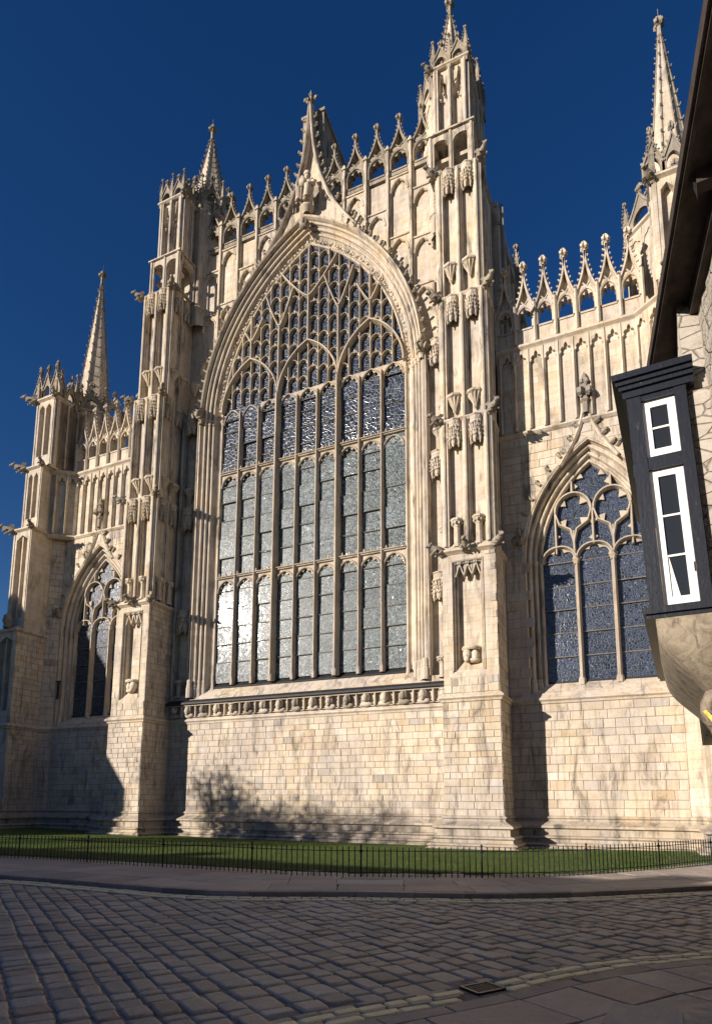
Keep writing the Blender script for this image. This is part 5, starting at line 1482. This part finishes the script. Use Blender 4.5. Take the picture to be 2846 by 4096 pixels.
# casements: white frames, dark panes
def casement(x0, x1, z0, z1, panes, y):
    m = MB(); st = .074; x1_, z1_ = x1, z1
    lbox(m, x0, x0+st, y, y+.04, z0, z1); lbox(m, x1-st, x1, y, y+.04, z0, z1)
    lbox(m, x0+st, x1-st, y, y+.04, z0, z0+.095); lbox(m, x0+st, x1-st, y, y+.04, z1-.075, z1)
    hgt = (z1-.075-z0-.095)/panes
    for k in range(1, panes): lbox(m, x0+st, x1-st, y+.008, y+.035, z0+.095+hgt*k-.010, z0+.095+hgt*k+.010)
    c = m.build('casement', M_WHITE, oriel)
    for k in range(panes):
        m = MB(); lbox(m, x0+st-.005, x1-st+.005, y+.022, y+.026, z0+.095+hgt*k, z0+.095+hgt*(k+1)); m.build('pane', M_PANE, oriel)
casement(XF+.137, XF+.137+.312, 3.585, 5.05, 3, U0+.03)
casement(XF+.137, XF+.137+.312, 5.192, 5.84, 2, U0+.03)
for k in range(4):                        # street front lights
    y0 = U0+.13+.7*k; m = MB()
    for z0, z1 in ((zs, 5.05), (5.19, zt)):
        lbox(m, XF+.02, XF+.06, y0, y0+.07, z0, z1); lbox(m, XF+.02, XF+.06, y0+.50, y0+.57, z0, z1); lbox(m, XF+.02, XF+.06, y0+.07, y0+.5, z0, z0+.08); lbox(m, XF+.02, XF+.06, y0+.07, y0+.5, z1-.07, z1)
    m.build('casement', M_WHITE, oriel); m = MB(); lbox(m, XF+.035, XF+.04, y0+.06, y0+.51, zs, zt); m.build('pane', M_PANE, oriel)
m = MB()
for (zc0, zc1, xa, xb, xc, xd) in ((3.68, 4.10, .21, .27, .215, .225),):
    m.add([(lx(XF+xa, zc0), U0+.048, zc0), (lx(XF+xb+.02, zc0), U0+.048, zc0), (lx(XF+xd, zc1), U0+.048, zc1), (lx(XF+xc, zc1), U0+.048, zc1)], [(0, 1, 2, 3)])
m.build('curtain', M_CURT, oriel)
m = MB()
m.tube([(lx(XF+.44, 4.0), U0, 4.0), (lx(XF+.44, 3.9), U0-.01, 3.9)], .008, 6); m.build('catch', M_IRON, oriel)
# coved corbel swelling down to the bracket figure
m = MB(); rows = []
n = 16
for i in range(n+1):
    t = i/n; z = 3.47-t*.92
    k = t**1.15
    ox = -.19+(.34-(-.19))*(k*k*(3-2*k)*.92)+.02*sin(pi*t)*-1           # street-side edge runs back to the wall
    oy = U0-.02+.02*t+.0
    bulge = .05*sin(pi*min(1, t*1.2))
    fa = U0-.03+.55*(t**2.2)                                          # end face drops back
    row = []
    for j in range(13):
        s = j/12.0
        if s < .5: q = s/.5; p = (XW+.08+(ox-XW-.08)*q, fa-bulge*sin(pi*q)*.9)
        else: q = (s-.5)/.5; p = (ox-bulge*.8*sin(pi*q), fa+(U1-.6*t-fa)*q)
        row.append(Vector((lx(p[0], z)+.03, p[1], z)))
    rows.append(row)
m.grid(rows); m.build('coved_corbel', M_CORBEL, oriel, True)
# carved bracket: rope-wrapped arm with a gilded edge
m = MB()
pts = [(.42, U0+.20, 2.66), (.34, U0+.10, 2.68), (.27, U0+.03, 2.65), (.235, U0+.0, 2.58), (.225, U0-.02, 2.49), (.235, U0-.02, 2.42), (.27, U0+.02, 2.39)]
m.tube(pts, [.06, .065, .065, .06, .055, .05, .045], 10)
for k in range(10):
    a = k/9*5.4; i = int(a); f = a-i; p = Vector(pts[i]).lerp(Vector(pts[i+1]), f); m.blob(p, .068-.003*k, .068-.003*k, .018, 5, 10, .12, k)
m.build('carved_bracket', M_CORBEL, house, True)
m = MB(); m.add([(.19, U0-.08, 2.50), (.225, U0-.09, 2.505), (.50, U0-.35, 2.06), (.465, U0-.34, 2.05), (.19, U0-.05, 2.50), (.225, U0-.06, 2.505), (.50, U0-.31, 2.06), (.465, U0-.30, 2.05)], [(0, 1, 2, 3), (4, 7, 6, 5), (0, 4, 5, 1), (1, 5, 6, 2), (2, 6, 7, 3), (3, 7, 4, 0)])
m.build('gilt_edge', simple('gilt_paint', (.62, .42, .05), .4, .5, 40, .5), house)
m = MB(); m.add([(.235, U0-.06, 2.50), (.62, U0-.06, 2.55), (.75, U0-.3, 2.1), (.51, U0-.33, 2.06)], [(0, 1, 2, 3)]); m.build('sign_board', simple('violet_grey_board', (.12, .10, .12), .6, .3, 10), house)
# eaves: soffit boards, fascia, rafter foot
EW = 6.9
m = MB()
e0, e1 = (.532, 3.85), (-.033, 7.78); dxy = (e1[0]-e0[0])/(e1[1]-e0[1])
def ex(y): return e0[0]+dxy*(y-e0[1])
ys = [2.2, 16.0]
m.add([(ex(2.2), 2.2, EW), (ex(9), 9, EW), (1.6, 9, EW+.02), (1.6, 2.2, EW+.02), (ex(2.2), 2.2, EW+.10), (ex(9), 9, EW+.10), (1.6, 9, EW+.9), (1.6, 2.2, EW+.9)] , [(0, 1, 2, 3), (4, 7, 6, 5), (0, 4, 5, 1), (3, 2, 6, 7), (0, 3, 7, 4)])
m.build('soffit', M_EAVE, house)
m = MB(); a, b = 2.2, 9.0
for (o, z0, z1) in ((-.03, EW-.02, EW+.13), (.0, EW-.05, EW-.02)):
    m.add([(ex(a)+o, a, z0), (ex(b)+o, b, z0), (ex(b)+o+.035, b, z0), (ex(a)+o+.035, a, z0), (ex(a)+o, a, z1), (ex(b)+o, b, z1), (ex(b)+o+.035, b, z1), (ex(a)+o+.035, a, z1)], [(0, 3, 2, 1), (4, 5, 6, 7), (0, 1, 5, 4), (2, 3, 7, 6), (3, 0, 4, 7), (1, 2, 6, 5)])
m.build('fascia', M_EAVE, house)
m = MB(); m.box(ex(5.4)+.10, .95, 5.34, 5.46, EW-.13, EW); q = ex(5.4)+.10; m.add([(q, 5.34, EW-.13), (q, 5.46, EW-.13), (q-.05, 5.40, EW-.02), (q, 5.40, EW-.25)], [(0, 1, 2), (0, 3, 1)])
m.build('rafter_foot', M_EAVE, house)
m = MB(); m.add([(.335+.138*(7.57-y)+dx, y, z) for y in (2.4, 7.0) for dx in (-.07, .06) for z in (6.72, 6.9)], [(0, 1, 5, 4), (0, 2, 3, 1), (0, 4, 6, 2), (4, 5, 7, 6)]); m.build('wall_plate', M_EAVE, house)
# tiled roof
m = MB(); m.add([(ex(2.0)+.03, 2.0, 7.04), (ex(9)+.03, 9, 7.04), (3.6, 16, 10.6), (3.6, 2.0, 10.6), (6.8, 16, 7.02), (6.8, 2, 7.02)], [(0, 1, 2, 3), (3, 2, 4, 5)])
m.build('roof', simple('house_tiles', (.16, .08, .05), .8, .2, 5), house)
# ================================================================== across the street, behind and left of the viewer: what shades the road
M_BRICK = None
def brick(name, col):
    t = NT(name); P = t.pos(); sx = t.n('SeparateXYZ'); t.l(P, sx.inputs[0]); uv = t.n('CombineXYZ'); t.l(t.math('ADD', sx.outputs[0], sx.outputs[1]), uv.inputs[0]); t.l(sx.outputs[2], uv.inputs[1])
    nd = t.n('TexBrick', iScale=1.0, iMortar_Size=.008, iBrick_Width=.23, iRow_Height=.075); t.l(uv.outputs[0], nd.inputs['Vector'])
    nd.inputs['Color1'].default_value = (*col, 1); nd.inputs['Color2'].default_value = (col[0]*.7, col[1]*.65, col[2]*.6, 1); nd.inputs['Mortar'].default_value = (.3, .27, .24, 1)
    return t.done(nd.outputs['Color'], .85, None, .2)
MBR = [brick('brick_red', (.26, .12, .08)), brick('brick_brown', (.22, .14, .10))]
M_TILE = simple('clay_tiles', (.17, .09, .06), .8, .2, 4)
def row_house(x0, x1, y0, y1, eave, ridge, label, mat, along='x', hip=0.0):
    h = tag(empty('row_house', ((x0+x1)/2, (y0+y1)/2, 0)), label, 'house', 'houses behind the viewer'); cx, cy = (x0+x1)/2, (y0+y1)/2
    hx, hy = (x1-x0)/2, (y1-y0)/2
    m = MB(); m.box(-hx, hx, -hy, hy, 0, eave)
    if along == 'y': m.add([(-hx, -hy, eave), (hx, -hy, eave), (0, -hy, ridge), (-hx, hy, eave), (hx, hy, eave), (0, hy, ridge)], [(0, 1, 2), (3, 5, 4)])
    else: m.add([(-hx, -hy, eave), (-hx, hy, eave), (-hx, 0, ridge), (hx, -hy, eave), (hx, hy, eave), (hx, 0, ridge)], [(0, 1, 2), (3, 5, 4)])
    m.build('wall', mat, h)
    o = .35; m = MB()
    if along == 'y': m.add([(-hx-.1, -hy-.1, eave-.1), (-hx-.1, hy+.1, eave-.1), (0, hy+.1, ridge+.05), (0, -hy-.1, ridge+.05), (hx+.1, -hy-.1, eave-.1), (hx+.1, hy+.1, eave-.1)], [(0, 1, 2, 3), (3, 2, 5, 4)])
    else: m.add([(-hx-.1, -hy-o, eave-.1), (hx+.1, -hy-o, eave-.1), (hx+.1-hip, 0, ridge+.05), (-hx-.1+hip, 0, ridge+.05), (-hx-.1, hy+o, eave-.1), (hx+.1, hy+o, eave-.1)], [(0, 1, 2, 3), (3, 2, 5, 4), (0, 3, 4), (1, 5, 2)])
    rf = m.build('roof', M_TILE, h)
    m = MB(); m.box(-.45, .45, -.3, .3, ridge-.8, ridge+.45); place('chimney', m.mesh('chimney', mat), rf, (hx*.5, hy*.35, -.4))
    fr = MB(); fr.box(-.5, .5, -.05, .05, 0, 1.5); mf = fr.mesh('window', M_WHITE); gl = MB(); gl.box(-.42, .42, .02, .06, .08, 1.42); mg = gl.mesh('pane', M_PANE)
    z = 1.0
    while z+1.8 < eave:
        k = -hx+1.3
        while k < hx-.8:
            w = place('window', mf, h, (k, hy, z)); place('pane', mg, w); k += 2.4
        z += 2.9
    return h
row_house(-22, -10.5, -33, -27, 4.9, 7.5, 'red brick house with clay roof at the left of the row', MBR[0])
row_house(-10.5, 2.4, -33, -27, 4.8, 7.4, 'brown brick house with clay roof in the middle of the row', MBR[1])
row_house(2.4, 15, -34, -28, 4.2, 6.8, 'low red brick house with clay roof at the right end', MBR[0])
hall = row_house(-36.6+.3, -23.4+.3, -26.0, -16.0, 8.9, 17.6, 'tall brown brick hall with a steep gabled clay roof', MBR[1], along='y')
hall.rotation_euler.z = -radians(36.2)
# trees that throw the dappled shade on the foot of the wall
M_BARK = simple('tree_bark', (.07, .055, .04), .9, .1, 8)
t = NT('tree_leaf'); at = t.n('Attribute', attribute_name='rnd'); M_LEAF = t.done(t.ramp(at.outputs['Fac'], [(0, (.03, .06, .015)), (1, (.07, .11, .03))]), .7, None, .2)
def tree(x, y, h, spread, leaves, label, seed):
    r = random.Random(seed); T = tag(empty('street_tree', (x, y, 0)), label, 'tree', 'trees beside the street')
    tips = []; m = MB()
    def grow(p, d, L, rad, lvl):
        q = [p]; 
        for k in range(3):
            d2 = (d+Vector((r.uniform(-.15, .15), r.uniform(-.15, .15), .05))).normalized(); q.append(q[-1]+d2*L/3)
        m.tube(q, [rad, rad*.85, rad*.72, rad*.6], 6)
        if lvl == 0: tips.append(q[-1]); tips.append(q[-2]); return
        for k in range(4 if lvl > 1 else 3):
            a = r.uniform(0, 6.28); tl = r.uniform(.35, .8); nd = (d*.75+Vector((cos(a)*tl, sin(a)*tl, r.uniform(.05, .35)))).normalized(); grow(q[-1] if k else q[-2], nd, L*r.uniform(.55, .75), rad*.55, lvl-1)
    grow(Vector((0, 0, 0)), Vector((0, 0, 1)), h*.42, h*.022, 3)
    m.build('trunk', M_BARK, T)
    m = MB()
    for i in range(leaves):
        c = r.choice(tips)+Vector((r.gauss(0, spread), r.gauss(0, spread), r.gauss(0, spread*.8))); a, b = r.uniform(0, 6.28), r.uniform(-1, 1); s = r.uniform(.06, .12)
        u = Vector((cos(a), sin(a), b)).normalized()*s; v = Vector((-sin(a), cos(a), r.uniform(-.8, .8))).normalized()*s*.6
        m.cur = r.random(); m.add([c-u, c+v, c+u, c-v], [(0, 1, 2, 3)])
    m.build('crown', M_LEAF, T)
def tree_for(wx, wz, t, label, seed, over=1.2, **kw):
    """stand a tree so that its top shades the wall about (wx, wz)"""
    p = Vector((wx, -.6, wz))+SUN*t; tree(p.x, p.y, p.z, kw.get('spread', .4), kw.get('leaves', 3000), label, seed)
tree_for(-3.9, 3.1, 24, 'slim leafy tree nearest the tall brick hall', 3, leaves=4600, spread=.45)
tree_for(-1.9, 2.2, 26, 'middle tree of the three with a broad low crown', 5, leaves=3200, spread=.42)
tree_for(2.4, 1.9, 28, 'sparse small tree nearest the row of houses', 8, leaves=1500, spread=.35)
